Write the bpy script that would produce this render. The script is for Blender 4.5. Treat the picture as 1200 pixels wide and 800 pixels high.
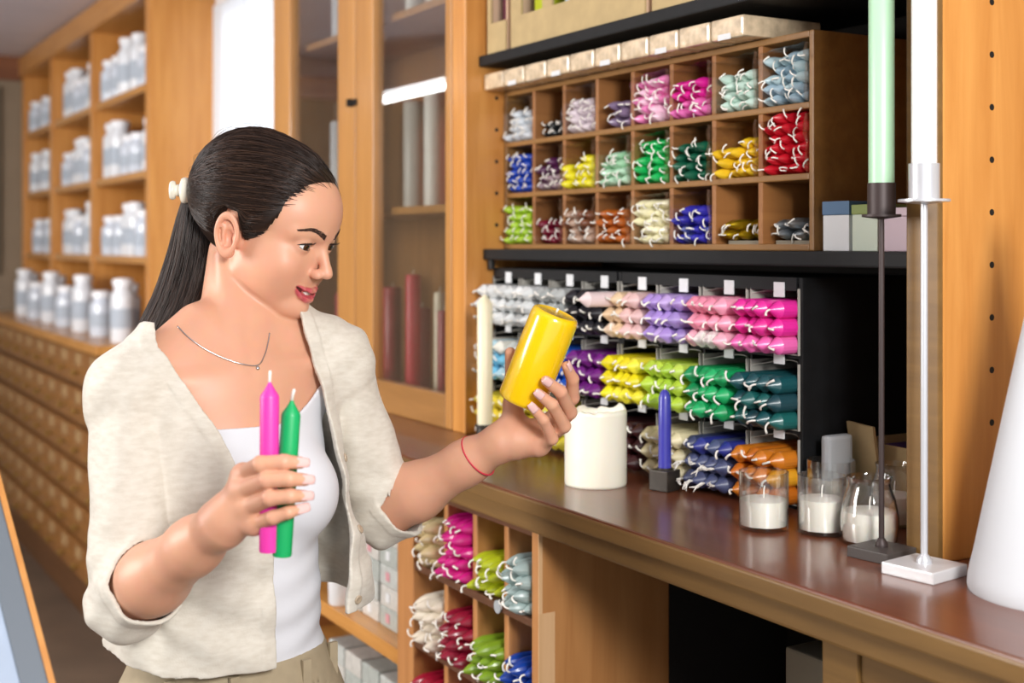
import bpy, bmesh, math, random
import numpy as np
from mathutils import Vector, Matrix

for o in list(bpy.data.objects):
    bpy.data.objects.remove(o, do_unlink=True)
random.seed(7)
rng = np.random.default_rng(7)
scn = bpy.context.scene
COL = scn.collection

# ------------------------------------------------------------------ camera
EYE = 1.55                       # camera height above the floor
F = 1500.0                       # focal length in pixels of a 1200 px wide frame
TH = math.atan(877.0 / F)        # angle between the view axis and the shelf wall
S_, C_ = math.sin(TH), math.cos(TH)
# world: X runs along the shelf wall, Y into it, Z up, camera above (0, 0)
cd = bpy.data.cameras.new('camera')
cam = bpy.data.objects.new('camera', cd)
COL.objects.link(cam)
cam.location = (0, 0, EYE)
cam.rotation_euler = (math.radians(90), 0, math.radians(90) - TH)
cd.sensor_width = 36.0
cd.lens = 36.0 * F / 1200.0
cd.shift_y = -114.0 / 1200.0
cd.clip_start = 0.05
cd.dof.use_dof = True
cd.dof.focus_distance = 1.70
cd.dof.aperture_fstop = 3.7
scn.camera = cam

def c2w(a, b, c):
    """right, up and depth seen from the camera -> world"""
    return Vector((a * S_ - c * C_, a * C_ + c * S_, EYE + b))

# ------------------------------------------------------------------ light
scn.view_settings.view_transform = 'Standard'
scn.view_settings.look = 'None'
scn.view_settings.gamma = 1.0
scn.view_settings.use_curve_mapping = False
scn.view_settings.exposure = 0.0

w = bpy.data.worlds.new('World')
scn.world = w
w.use_nodes = True
bg = w.node_tree.nodes['Background']
bg.inputs['Color'].default_value = (0.93, 0.96, 1.0, 1)
bg.inputs['Strength'].default_value = 0.95

def area(name, loc, aim, size, power, col=(1, 1, 1), sy=None):
    d = bpy.data.lights.new(name, 'AREA')
    d.energy = power
    d.color = col
    d.size = size
    if sy:
        d.shape = 'RECTANGLE'
        d.size_y = sy
    o = bpy.data.objects.new(name, d)
    COL.objects.link(o)
    o.location = loc
    o.rotation_euler = (Vector(aim) - Vector(loc)).to_track_quat('-Z', 'Y').to_euler()
    return o

area('key_softbox', c2w(0.55, 0.46, -0.15), c2w(-0.1, -0.12, 1.8), 0.40, 42, (1, 0.985, 0.96))  # unseen flash softbox added right of the camera, set from the cast shadows
area('room_fill', (-3.2, -2.4, 2.2), (-4.6, 1.3, 1.4), 2.0, 240, (1, 0.98, 0.95))  # added area fill brightening the left background, no window stands there
area('window_daylight', (-4.66, 2.3, 1.9), (-4.66, 1.6, 1.75), 1.4, 20, (0.95, 0.98, 1.0))

# ------------------------------------------------------------------ helpers
def lin(c):
    if isinstance(c, str):
        c = c.lstrip('#')
        c = [int(c[i:i + 2], 16) / 255 for i in (0, 2, 4)]
    return tuple((v / 12.92 if v <= 0.04045 else ((v + 0.055) / 1.055) ** 2.4) for v in c)

MATS = {}
def mat(name, col, rough=0.5, metal=0.0, coat=0.0, spec=0.5, sss=0.0, var=0.0, vscale=30.0, bump=0.0, bscale=200.0, emit=0.0):
    if name in MATS:
        return MATS[name]
    m = bpy.data.materials.new(name)
    m.use_nodes = True
    nt = m.node_tree
    p = nt.nodes['Principled BSDF']
    c = lin(col)
    p.inputs['Base Color'].default_value = (*c, 1)
    p.inputs['Roughness'].default_value = rough
    p.inputs['Metallic'].default_value = metal
    p.inputs['Coat Weight'].default_value = coat
    p.inputs['Coat Roughness'].default_value = 0.08
    p.inputs['Specular IOR Level'].default_value = spec
    if sss:
        p.inputs['Subsurface Weight'].default_value = sss
        p.inputs['Subsurface Radius'].default_value = (0.01, 0.006, 0.004)
        p.inputs['Subsurface Scale'].default_value = 1.0
    if emit:
        p.inputs['Emission Color'].default_value = (*c, 1)
        p.inputs['Emission Strength'].default_value = emit
    if var or bump:
        tc = nt.nodes.new('ShaderNodeTexCoord')
    if var:
        n = nt.nodes.new('ShaderNodeTexNoise')
        n.inputs['Scale'].default_value = vscale
        n.inputs['Detail'].default_value = 4
        nt.links.new(tc.outputs['Object'], n.inputs['Vector'])
        r = nt.nodes.new('ShaderNodeValToRGB')
        r.color_ramp.elements[0].position = 0.3
        r.color_ramp.elements[1].position = 0.7
        r.color_ramp.elements[0].color = (*[v * (1 - var) for v in c], 1)
        r.color_ramp.elements[1].color = (*[min(1, v * (1 + var)) for v in c], 1)
        nt.links.new(n.outputs['Fac'], r.inputs['Fac'])
        nt.links.new(r.outputs['Color'], p.inputs['Base Color'])
    if bump:
        n2 = nt.nodes.new('ShaderNodeTexNoise')
        n2.inputs['Scale'].default_value = bscale
        n2.inputs['Detail'].default_value = 3
        nt.links.new(tc.outputs['Object'], n2.inputs['Vector'])
        b = nt.nodes.new('ShaderNodeBump')
        b.inputs['Strength'].default_value = bump
        b.inputs['Distance'].default_value = 0.002
        nt.links.new(n2.outputs['Fac'], b.inputs['Height'])
        nt.links.new(b.outputs['Normal'], p.inputs['Normal'])
    MATS[name] = m
    return m

def wood(name, c1, c2, grain='Z', rough=0.35, coat=0.25, scale=9.0, stretch=14.0):
    if name in MATS:
        return MATS[name]
    m = bpy.data.materials.new(name)
    m.use_nodes = True
    nt = m.node_tree
    p = nt.nodes['Principled BSDF']
    p.inputs['Roughness'].default_value = rough
    p.inputs['Coat Weight'].default_value = coat
    p.inputs['Coat Roughness'].default_value = 0.15
    tc = nt.nodes.new('ShaderNodeTexCoord')
    mp = nt.nodes.new('ShaderNodeMapping')
    sc = [scale * stretch / 4] * 3
    sc['XYZ'.index(grain)] = scale / 4
    mp.inputs['Scale'].default_value = sc
    n = nt.nodes.new('ShaderNodeTexNoise')
    n.inputs['Scale'].default_value = 1.0
    n.inputs['Detail'].default_value = 6
    n.inputs['Roughness'].default_value = 0.6
    n.inputs['Distortion'].default_value = 0.6
    r = nt.nodes.new('ShaderNodeValToRGB')
    r.color_ramp.elements[0].position = 0.32
    r.color_ramp.elements[1].position = 0.68
    r.color_ramp.elements[0].color = (*lin(c1), 1)
    r.color_ramp.elements[1].color = (*lin(c2), 1)
    b = nt.nodes.new('ShaderNodeBump')
    b.inputs['Strength'].default_value = 0.08
    b.inputs['Distance'].default_value = 0.002
    L = nt.links.new
    L(tc.outputs['Object'], mp.inputs['Vector'])
    L(mp.outputs['Vector'], n.inputs['Vector'])
    L(n.outputs['Fac'], r.inputs['Fac'])
    L(r.outputs['Color'], p.inputs['Base Color'])
    L(n.outputs['Fac'], b.inputs['Height'])
    L(b.outputs['Normal'], p.inputs['Normal'])
    MATS[name] = m
    return m

def glassy(name, tint=(0.97, 0.985, 0.98), gloss=0.12, rough=0.02, film=False, edge=0.75):
    """thin clear pane: see-through with fresnel reflections"""
    if name in MATS:
        return MATS[name]
    m = bpy.data.materials.new(name)
    m.use_nodes = True
    nt = m.node_tree
    nt.nodes.remove(nt.nodes['Principled BSDF'])
    out = nt.nodes['Material Output']
    t = nt.nodes.new('ShaderNodeBsdfTransparent')
    t.inputs['Color'].default_value = (*tint, 1)
    g = nt.nodes.new('ShaderNodeBsdfGlossy')
    g.inputs['Roughness'].default_value = rough
    lw = nt.nodes.new('ShaderNodeLayerWeight')
    lw.inputs['Blend'].default_value = 0.35
    mr = nt.nodes.new('ShaderNodeMapRange')
    mr.inputs['To Min'].default_value = gloss
    mr.inputs['To Max'].default_value = edge
    mx = nt.nodes.new('ShaderNodeMixShader')
    L = nt.links.new
    L(lw.outputs['Facing'], mr.inputs['Value'])
    L(mr.outputs['Result'], mx.inputs['Fac'])
    L(t.outputs[0], mx.inputs[1])
    L(g.outputs[0], mx.inputs[2])
    L(mx.outputs[0], out.inputs['Surface'])
    if film:
        tc = nt.nodes.new('ShaderNodeTexCoord')
        n = nt.nodes.new('ShaderNodeTexNoise')
        n.inputs['Scale'].default_value = 60
        b = nt.nodes.new('ShaderNodeBump')
        b.inputs['Strength'].default_value = 0.5
        b.inputs['Distance'].default_value = 0.004
        L(tc.outputs['Object'], n.inputs['Vector'])
        L(n.outputs['Fac'], b.inputs['Height'])
        L(b.outputs['Normal'], g.inputs['Normal'])
    MATS[name] = m
    return m

WL = {}          # world location of every object built here
def link(o, loc=(0, 0, 0), parent=None, label=None, cat=None, group=None, kind=None):
    COL.objects.link(o)
    WL[o.name] = Vector(loc)
    if parent is not None:
        o.parent = parent
        o.location = Vector(loc) - WL[parent.name]
    else:
        o.location = loc
    if label: o['label'] = label
    if cat: o['category'] = cat
    if group: o['group'] = group
    if kind: o['kind'] = kind
    return o

def thing(name, loc, label, cat, group=None):
    return link(bpy.data.objects.new(name, None), loc, None, label, cat, group)

def mesh(name, v, f, smooth=False):
    me = bpy.data.meshes.new(name)
    me.from_pydata([tuple(p) for p in v], [], [tuple(q) for q in f])
    if smooth:
        me.polygons.foreach_set('use_smooth', [True] * len(me.polygons))
    me.update()
    return me

def addm(name, me, m, loc=(0, 0, 0), parent=None, rot=None, **kw):
    o = bpy.data.objects.new(name, me)
    if m is not None:
        if not me.materials:
            me.materials.append(m)
        elif me.materials[0] is not m:
            me.materials[0] = m
    link(o, loc, parent, **kw)
    if rot is not None:
        o.rotation_euler = rot
    return o

def box_mesh(name, sx, sy, sz, bev=0.0):
    bm = bmesh.new()
    bmesh.ops.create_cube(bm, size=1.0)
    for v in bm.verts:
        v.co = Vector((v.co.x * sx, v.co.y * sy, v.co.z * sz))
    if bev:
        bmesh.ops.bevel(bm, geom=bm.edges[:], offset=min(bev, 0.45 * min(sx, sy, sz)), segments=2, profile=0.6, affect='EDGES')
    me = bpy.data.meshes.new(name)
    bm.to_mesh(me)
    bm.free()
    return me

def box(name, x0, x1, y0, y1, z0, z1, m, parent=None, bev=0.002, **kw):
    me = box_mesh(name, x1 - x0, y1 - y0, z1 - z0, bev)
    return addm(name, me, m, ((x0 + x1) / 2, (y0 + y1) / 2, (z0 + z1) / 2), parent, **kw)

def lathe(prof, n=24, cap0=True, cap1=True):
    """profile of (radius, z) -> verts, faces around Z"""
    v, f = [], []
    for r, z in prof:
        for i in range(n):
            a = 2 * math.pi * i / n
            v.append((r * math.cos(a), r * math.sin(a), z))
    for j in range(len(prof) - 1):
        for i in range(n):
            k = (i + 1) % n
            f.append((j * n + i, j * n + k, (j + 1) * n + k, (j + 1) * n + i))
    if cap0: f.append(tuple(reversed(range(n))))
    if cap1: f.append(tuple(range((len(prof) - 1) * n, len(prof) * n)))
    return v, f

def lathe_mesh(name, prof, n=24, cap0=True, cap1=True, smooth=True, sharp=50):
    v, f = lathe(prof, n, cap0, cap1)
    me = mesh(name, v, f, smooth)
    if smooth:
        try:
            me.set_sharp_from_angle(angle=math.radians(sharp))
        except Exception:
            pass
    return me

def tube(pts, rad, n=6, caps=True):
    pts = [Vector(p) for p in pts]
    if not hasattr(rad, '__len__'):
        rad = [rad] * len(pts)
    v, f = [], []
    up = Vector((0.13, 0.31, 0.94))
    for i, p in enumerate(pts):
        t = (pts[min(i + 1, len(pts) - 1)] - pts[max(i - 1, 0)]).normalized()
        s = t.cross(up)
        if s.length < 1e-4: s = t.cross(Vector((1, 0, 0)))
        s.normalize()
        q = s.cross(t).normalized()
        up = q
        for k in range(n):
            a = 2 * math.pi * k / n
            v.append(p + (s * math.cos(a) + q * math.sin(a)) * rad[i])
    for i in range(len(pts) - 1):
        for k in range(n):
            l = (k + 1) % n
            f.append((i * n + k, i * n + l, (i + 1) * n + l, (i + 1) * n + k))
    if caps:
        f.append(tuple(reversed(range(n))))
        f.append(tuple(range((len(pts) - 1) * n, len(pts) * n)))
    return v, f

def merge(parts):
    V, Fc = [], []
    for v, f in parts:
        b = len(V)
        V += list(v)
        Fc += [tuple(i + b for i in q) for q in f]
    return V, Fc

def bx(x0, x1, y0, y1, z0, z1):
    v = [(x, y, z) for z in (z0, z1) for y in (y0, y1) for x in (x0, x1)]
    return v, [(0, 2, 3, 1), (4, 5, 7, 6), (0, 1, 5, 4), (2, 6, 7, 3), (0, 4, 6, 2), (1, 3, 7, 5)]

# ------------------------------------------------------------------ materials of the place
W_ORANGE = wood('orange_wood', '#C2803B', '#D6974F', 'Z')
W_ORANGE_X = wood('orange_wood_x', '#B97F3C', '#CE9450', 'X')
W_CAB = wood('cabinet_wood', '#AC783E', '#C08A4C', 'Z')
W_RACK = wood('rack_wood', '#7E582B', '#926835', 'X', rough=0.45, coat=0.1)
W_RACKIN = wood('rack_inner_wood', '#8E5C30', '#A06C3A', 'Y', rough=0.55, coat=0.0)
W_TOP = wood('counter_wood', '#623520', '#733F28', 'X', rough=0.3, coat=0.35, scale=6)
W_EDGE = wood('counter_edge_wood', '#6E512B', '#806034', 'X', rough=0.4, coat=0.2)
W_LOW = wood('low_wood', '#A8703E', '#BD8550', 'Z', rough=0.45, coat=0.1)
W_RAW = wood('raw_wood', '#CFA272', '#DDB488', 'Z', rough=0.7, coat=0.0)
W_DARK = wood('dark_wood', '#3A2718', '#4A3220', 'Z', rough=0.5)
M_BLACK = mat('black_paint', '#111214', 0.6, spec=0.3, var=0.25, vscale=40)
M_INK = mat('black_board', '#0E0D0C', 0.6)
M_WHITE = mat('white_paint', '#E9EAEC', 0.4)
M_CEIL = mat('ceiling_paint', '#DAD4DE', 0.9, var=0.04, vscale=3)
M_FLOOR = mat('floor_stone', '#6A5A4C', 0.5, var=0.15, vscale=4)
M_PLASTER = mat('plaster', '#8A7A66', 0.9, var=0.05, vscale=6)
M_KRAFT = mat('kraft_card', '#B59E72', 0.85, var=0.08, vscale=25, bump=0.15, bscale=90)
M_KRAFT2 = mat('kraft_card_edge', '#D8B89A', 0.85)
M_TAG = mat('paper_tag', '#D4D6D8', 0.7)
M_CARTON = mat('grey_carton', '#A7A49C', 0.8, var=0.08, vscale=30)
M_WICK = mat('cotton_wick', '#EDEAE2', 0.8)
M_GLASS = glassy('clear_glass', tint=(0.995, 0.998, 0.995), gloss=0.03, edge=0.85)
M_PANE = glassy('cabinet_glass', gloss=0.07, edge=0.6)
M_FILM = glassy('plastic_film', tint=(0.93, 0.93, 0.93), gloss=0.10, rough=0.18, film=True)

ZC = 1.16            # counter top height
# ------------------------------------------------------------------ room shell
box('floor', -7.9, 1.6, -3.2, 1.7, -0.06, 0.0, M_FLOOR, bev=0, kind='structure')
box('ceiling', -7.9, 1.6, -3.2, 1.7, 2.64, 2.70, M_CEIL, bev=0, kind='structure')
box('wall_front', -7.9, 1.6, -3.28, -3.2, 0, 2.64, mat('far_wall_paint', '#9A7F62', 0.9, var=0.05, vscale=3), bev=0, kind='structure')
box('wall_left', -7.98, -7.9, -3.2, 1.7, 0, 2.64, M_PLASTER, bev=0, kind='structure')
# back wall in pieces round the window
WX0, WX1, WZ0, WZ1 = -5.02, -4.30, 1.0, 2.5
wb = link(bpy.data.objects.new('wall_back', None), (-3, 1.6, 0), kind='structure')
for a0, a1, z0, z1 in ((-7.9, WX0, 0, 2.64), (WX1, 1.6, 0, 2.64), (WX0, WX1, 0, WZ0), (WX0, WX1, WZ1, 2.64)):
    box('wall_panel', a0, a1, 1.62, 1.70, z0, z1, M_PLASTER, wb, bev=0)
win = link(bpy.data.objects.new('window_1', None), (-4.66, 1.62, WZ0), kind='structure')
for a0, a1, z0, z1 in ((WX0, WX0 + .04, WZ0, WZ1), (WX1 - .04, WX1, WZ0, WZ1), (WX0 + .04, WX1 - .04, WZ0, WZ0 + .04), (WX0 + .04, WX1 - .04, WZ1 - .04, WZ1)):
    box('window_frame', a0, a1, 1.63, 1.69, z0, z1, M_WHITE, win)
box('window_glass', WX0 + .04, WX1 - .04, 1.66, 1.664, WZ0 + .04, WZ1 - .04, M_GLASS, win, bev=0)
# white vertical blind hanging in front of the window
mb = bpy.data.materials.new('blind_fabric'); mb.use_nodes = True
nt = mb.node_tree; pb = nt.nodes['Principled BSDF']
pb.inputs['Base Color'].default_value = (0.9, 0.92, 0.95, 1); pb.inputs['Roughness'].default_value = 0.7
tl = nt.nodes.new('ShaderNodeBsdfTranslucent'); tl.inputs['Color'].default_value = (0.92, 0.94, 0.97, 1)
mxs = nt.nodes.new('ShaderNodeMixShader'); mxs.inputs['Fac'].default_value = 0.6
nt.links.new(pb.outputs[0], mxs.inputs[1]); nt.links.new(tl.outputs[0], mxs.inputs[2])
nt.links.new(mxs.outputs[0], nt.nodes['Material Output'].inputs['Surface'])
bl = thing('vertical_blind', (-4.66, 1.57, 1.0), 'white vertical blind hanging in front of the bright window', 'blind')
box('head_rail', WX0, WX1, 1.56, 1.59, 2.50, 2.54, M_WHITE, bl)
slat = box_mesh('slat', 0.095, 0.002, 1.5, 0)
for i in range(8):
    o = addm('slat', slat, mb, (WX0 + 0.05 + i * 0.089, 1.575, 1.75), bl)
    o.rotation_euler = (0, 0, math.radians(22 if i % 3 else 35))
# ------------------------------------------------------------------ left background: jar shelves on the back wall
SY = 1.30
js = thing('jar_shelving', (-6.4, 1.45, 1.16), 'tall orange wooden wall shelving filled with white storage jars', 'shelving')
for xp, wd in ((-5.06, .06), (-6.06, .05), (-7.02, .05), (-7.86, .05)):
    box('side_panel', xp - wd / 2, xp + wd / 2, SY, 1.60, ZC, 2.52, W_ORANGE, js)
box('back_board', -7.85, -5.06, 1.585, 1.60, ZC, 2.52, wood('shelf_back_wood', '#6E4526', '#82552F', 'Z'), js, bev=0)
box('crown_rail', -7.88, -5.03, SY - .02, 1.60, 2.52, 2.63, W_ORANGE_X, js)
SHZ = [1.50, 1.845, 2.19]
for z in SHZ:
    for a0, a1 in ((-6.035, -5.09), (-6.995, -6.085), (-7.835, -7.045)):
        box('shelf_board', a0, a1, SY + .01, 1.585, z - .03, z, W_ORANGE_X, js)
# the long drawer unit below
dc = thing('drawer_cabinet', (-6.4, 1.36, 0), 'long low wooden cabinet of small drawers under the jar shelves', 'cabinet')
box('carcass', -7.88, -5.045, 1.15, 1.60, 0.0, 1.12, wood('drawer_carcass_wood', '#5E3D22', '#70492A', 'X'), dc, bev=.004)
box('worktop', -7.88, -5.035, 1.10, 1.60, 1.12, ZC, W_ORANGE_X, dc, bev=.006)
dm = box_mesh('drawer', 0.27, 0.03, 0.135, .006)
km = lathe_mesh('knob', [(.006, 0), (.006, .012), (.014, .016), (.015, .024), (.009, .03)], 10)
lm = box_mesh('label_plate', 0.09, 0.004, 0.045, 0)
mdr = wood('drawer_front_wood', '#8A5A2C', '#A06E3A', 'X')
mkn = mat('brass_knob', '#B89A5A', 0.35, metal=0.8)
for r in range(6):
    for c in range(10):
        xx, zz = -5.19 - c * 0.283, 1.04 - r * 0.16
        d = addm('drawer', dm, mdr, (xx, 1.14, zz), dc)
        addm('knob', km, mkn, (xx, 1.125, zz - .02), d, rot=(math.radians(90), 0, 0))
        addm('label_plate', lm, mat('tan_label', '#A98A60', 0.7), (xx, 1.123, zz + .035), d)

mj = mat('milk_glass', '#D2DAE6', 0.12, coat=0.5)
mj2 = mat('porcelain', '#E4E8EE', 0.2, coat=0.4)
mjl = mat('jar_lid', '#F1F2F6', 0.3)
mjc = glassy('jar_glass', tint=(0.88, 0.92, 0.95), gloss=0.2)
mherb = mat('dried_herbs', '#8E8468', 0.9, var=0.3, vscale=60)
def jar_body(h, r):
    return [(r * .92, 0), (r, .008), (r, h * .78), (r * .96, h * .84), (r * .74, h * .90), (r * .72, h)]
jar_kinds = []
for i, (h, r) in enumerate(((.20, .047), (.165, .052), (.225, .05), (.15, .055))):
    b = lathe_mesh('storage_jar', jar_body(h, r), 20)
    l = lathe_mesh('lid', [(r * .82, 0), (r * .84, .02), (r * .78, .026), (r * .2, .03)], 20)
    lb = lathe_mesh('paper_label', [(r * 1.012, h * .25), (r * 1.012, h * .6)], 20, False, False)
    b.materials.append(mj if i % 2 else mj2); l.materials.append(mjl); lb.materials.append(M_TAG)
    jar_kinds.append((b, l, lb, h))
shelf_word = {SHZ[0]: 'lower shelf', SHZ[1]: 'middle shelf', SHZ[2]: 'upper shelf'}
bay_word = ('the end panel bay', 'the middle bay', 'the far wall bay')
size_word = ('slim', 'short', 'tall', 'squat')
def jar(x, y, z, k, label, group):
    b, l, lb, h = jar_kinds[k]
    o = addm('storage_jar', b, b.materials[0], (x, y, z), None, label=label, cat='jar', group=group)
    addm('lid', l, mjl, (x, y, z + h), o)
    addm('paper_label', lb, mat('jar_label', '#AEB8C4', 0.7), (x, y, z), o)
    o.rotation_euler[2] = random.uniform(0, 6)
    return o
for bi, (a0, a1) in enumerate(((-6.0, -5.12), (-6.96, -6.12), (-7.8, -7.08))):
    for z in SHZ:
        n = 6 if bi < 2 else 3
        for i in range(n):
            x = a0 + .06 + (a1 - a0 - .12) * i / (n - 1)
            k = (i // 2 + bi + int(z * 10)) % 4
            lab = '%s white lidded storage jar on the %s in %s' % (size_word[k], shelf_word[z], bay_word[bi])
            jar(x, SY + .075 + random.uniform(-.01, .02), z, k, lab, 'jars on the %s in %s' % (shelf_word[z], bay_word[bi]))
for i in range(14):
    x = -5.2 - i * .185
    jar(x, 1.24 + .07 * (i % 2), ZC, (2, 0, 1, 3)[i % 4], '%s white lidded storage jar standing on the worktop above the drawers' % size_word[(2, 0, 1, 3)[i % 4]], 'jars on the drawer cabinet')

# framed chart on the far wall
ch = thing('wall_chart', (-7.88, .7, 1.93), 'pale framed chart hanging on the far wall', 'chart')
box('chart_sheet', -7.885, -7.88, .10, 1.15, 1.42, 2.42, mat('chart_paper', '#BDB8A6', 0.8, var=0.2, vscale=9), ch, bev=0)
for y0, y1, z0, z1 in ((.06, .10, 1.38, 2.46), (1.15, 1.18, 1.38, 2.46), (.10, 1.15, 1.38, 1.42), (.10, 1.15, 2.42, 2.46)):
    box('frame_bar', -7.895, -7.87, y0, y1, z0, z1, mat('chart_frame', '#6E6450', 0.5), ch)
box('trim_1', -7.9, -7.87, -3.2, 1.29, 2.5, 2.64, wood('far_trim_wood', '#6E3E22', '#83502E', 'Y'), kind='structure')

# ceiling lights
mtube = mat('tube_light', '#FFFFFF', emit=14.0)
def fixture(x, y, z, ln, label):
    t = thing('ceiling_light', (x, y, z), label, 'ceiling light')
    box('housing', x - ln / 2, x + ln / 2, y - .05, y + .05, z + .03, 2.64, M_WHITE, t, .004)
    v, f = lathe([(.016, 0), (.016, ln - .04)], 12)
    v = [(p[2] - ln / 2 + .02, p[0], p[1]) for p in v]
    addm('tube', mesh('tube', v, f, True), mtube, (x, y, z), t)
fixture(-6.37, -.64, 2.40, 1.1, 'long fluorescent ceiling light near the far wall')
fixture(-3.9, -.40, 2.44, 1.1, 'long fluorescent ceiling light above the shop aisle')

# ------------------------------------------------------------------ counter
ct = thing('counter', (-1.7, 1.3, ZC - .058), 'long reddish brown wooden counter top with moulded front edge', 'counter')
box('counter_top', -3.52, .35, 1.02, 1.60, ZC - .026, ZC, W_TOP, ct, .004)
box('front_moulding', -3.52, .35, 1.018, 1.06, ZC - .0265, ZC - .003, W_EDGE, ct, .003)
box('lower_moulding', -3.52, .35, 1.030, 1.10, ZC - .058, ZC - .0265, W_EDGE, ct, .004)
ZU = ZC - .058
bu = thing('base_unit', (-.7, 1.3, 0), 'wooden base unit under the counter with a dark open bay', 'cabinet')
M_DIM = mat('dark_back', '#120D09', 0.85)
box('plinth', -1.726, .33, 1.10, 1.55, 0, .10, W_DARK, bu)
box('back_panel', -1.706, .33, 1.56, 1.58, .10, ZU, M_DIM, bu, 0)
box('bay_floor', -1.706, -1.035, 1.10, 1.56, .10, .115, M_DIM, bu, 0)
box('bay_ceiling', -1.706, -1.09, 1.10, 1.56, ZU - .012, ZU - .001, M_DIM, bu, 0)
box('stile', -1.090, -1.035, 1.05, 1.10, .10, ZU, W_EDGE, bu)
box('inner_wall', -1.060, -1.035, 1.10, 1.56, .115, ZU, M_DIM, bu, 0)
box('rail', -1.035, .33, 1.055, 1.09, ZU - .04, ZU, W_EDGE, bu)
box('door_panel', -1.035, .33, 1.09, 1.105, .10, ZU - .04, W_LOW, bu)
op = box('side_panel', -1.726, -1.706, 1.045, 1.30, .10, ZU, W_LOW, bu)
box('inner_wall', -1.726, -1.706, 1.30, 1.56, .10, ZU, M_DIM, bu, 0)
box('raw_wood_strip', -1.7062, -1.7048, 1.045, 1.075, .10, ZU - .13, W_RAW, op, 0)
box('raw_wood_strip', -1.7062, -1.7048, 1.045, 1.052, ZU - .13, ZU, W_RAW, op, 0)
# pigeonholes under the counter
UX0, UX1, UP = -2.162, -1.7265, (2.162 - 1.7265) / 4
UZ = [1.085, .955, .81, .665, .52]
ph = thing('pigeonhole_unit', (-1.95, 1.2, .10), 'wooden pigeonhole unit under the counter stuffed with candle bundles', 'shelving')
box('side_stile', -2.232, UX0, 1.05, 1.35, .10, ZU, W_LOW, ph)
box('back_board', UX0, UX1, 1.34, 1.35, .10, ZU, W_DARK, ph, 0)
for i in range(1, 4):
    box('divider', UX0 + i * UP - .008, UX0 + i * UP + .008, 1.062, 1.34, .10, ZU, W_LOW, ph, .003)
box('top_rail', UX0, UX1, 1.055, 1.34, UZ[0], ZU, wood('dark_rail_wood', '#5A3A28', '#6B4631', 'X'), ph)
for z in UZ[1:]:
    box('shelf_board', UX0, UX1, 1.052, 1.34, z - .014, z, wood('dark_rail_wood', '#5A3A28', '#6B4631', 'X'), ph, .003)
mtg = mat('round_tag', '#A9AEB2', 0.5)
o = addm('price_tag', lathe_mesh('price_tag', [(.011, 0), (.011, .002)], 16), mtg, (UX0 + 3 * UP - .006, 1.05, .95), ph, rot=(math.radians(90), 0, 0))
# glazed shelf with little packets left of the pigeonholes
gs = thing('packet_shelf', (-2.6, 1.25, .1), 'low wooden shelf bay under the counter with stacked pale packets', 'shelving')
box('shelf_board', -3.46, -2.236, 1.06, 1.45, .735, .765, W_ORANGE_X, gs)
box('shelf_board', -3.46, -2.236, 1.06, 1.45, .42, .45, W_ORANGE_X, gs)
box('side_panel', -3.49, -3.46, 1.05, 1.5, .10, ZU, W_LOW, gs)
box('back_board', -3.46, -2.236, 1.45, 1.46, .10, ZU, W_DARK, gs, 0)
mpk = [mat('packet_%d' % i, c, 0.35, coat=0.3, var=0.18, vscale=70) for i, c in enumerate(('#B9BDB9', '#A9AFAA', '#C4C2BC'))]
mpr = mat('packet_print', '#C98F96', 0.5)
pk = box_mesh('packet', .085, .06, .042, .004)
wordr = ('bottom', 'second', 'third', 'fourth', 'top')
for c in range(5):
    for r in range(5 if c < 3 else 3):
        x = -2.29 - c * .092
        o = addm('soap_packet', pk.copy(), mpk[(c + r) % 3], (x + random.uniform(-.004, .004), 1.13, .765 + .0212 + r * .0425), None,
                 label='small pale wrapped packet in the %s layer of the stack under the counter' % wordr[r], cat='packet', group='packets in the %s layer' % wordr[r])
        box('printed_motif', x - .01, x + .008, 1.099, 1.1005, .765 + .012 + r * .0425, .765 + .03 + r * .0425, mpr if (c + r) % 2 else M_TAG, o, 0)
    for r in range(5):
        x = -2.29 - c * .092
        o = addm('soap_packet', pk.copy(), mpk[(c + r + 1) % 3], (x, 1.13, .45 + .0212 + r * .0425), None,
                 label='small pale wrapped packet in the %s layer on the lowest shelf under the counter' % wordr[r], cat='packet', group='packets on the lowest shelf, %s layer' % wordr[r])
    # white cup by the packets
v = lathe_mesh('white_cup', [(.02, 0), (.024, .004), (.026, .06), (.027, .062), (.023, .06), (.02, .01)], 20, True, True)
addm('white_cup', v, M_WHITE, (-2.60, 1.085, .765), None, label='small plain white cup beside the stacked packets', cat='cup')
# things stored in the dark opening
sb = thing('storage_box', (-1.30, 1.30, .10), 'grey cardboard storage box with hand slot in the dark opening', 'box')
box('bin_body', -1.36, -1.16, 1.24, 1.50, .115, .985, mat('grey_box', '#8E8A7C', 0.8), sb, .004)
box('hand_slot', -1.31, -1.285, 1.2385, 1.2405, .82, .90, M_INK, sb, 0)
for i, c in enumerate(('#8A4A20', '#4E6A62', '#7A3B1E')):
    x = -1.56 + i * .05
    addm('rolled_paper', lathe_mesh('rolled_paper', [(.02, 0), (.02, .72), (.016, .72), (.016, .7)], 16), mat('roll_%d' % i, c, 0.6),
         (x, 1.40, .115), None, label=('rust brown paper roll', 'grey green paper roll', 'dark brown paper roll')[i] + ' standing in the dark opening', cat='paper roll')

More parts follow.
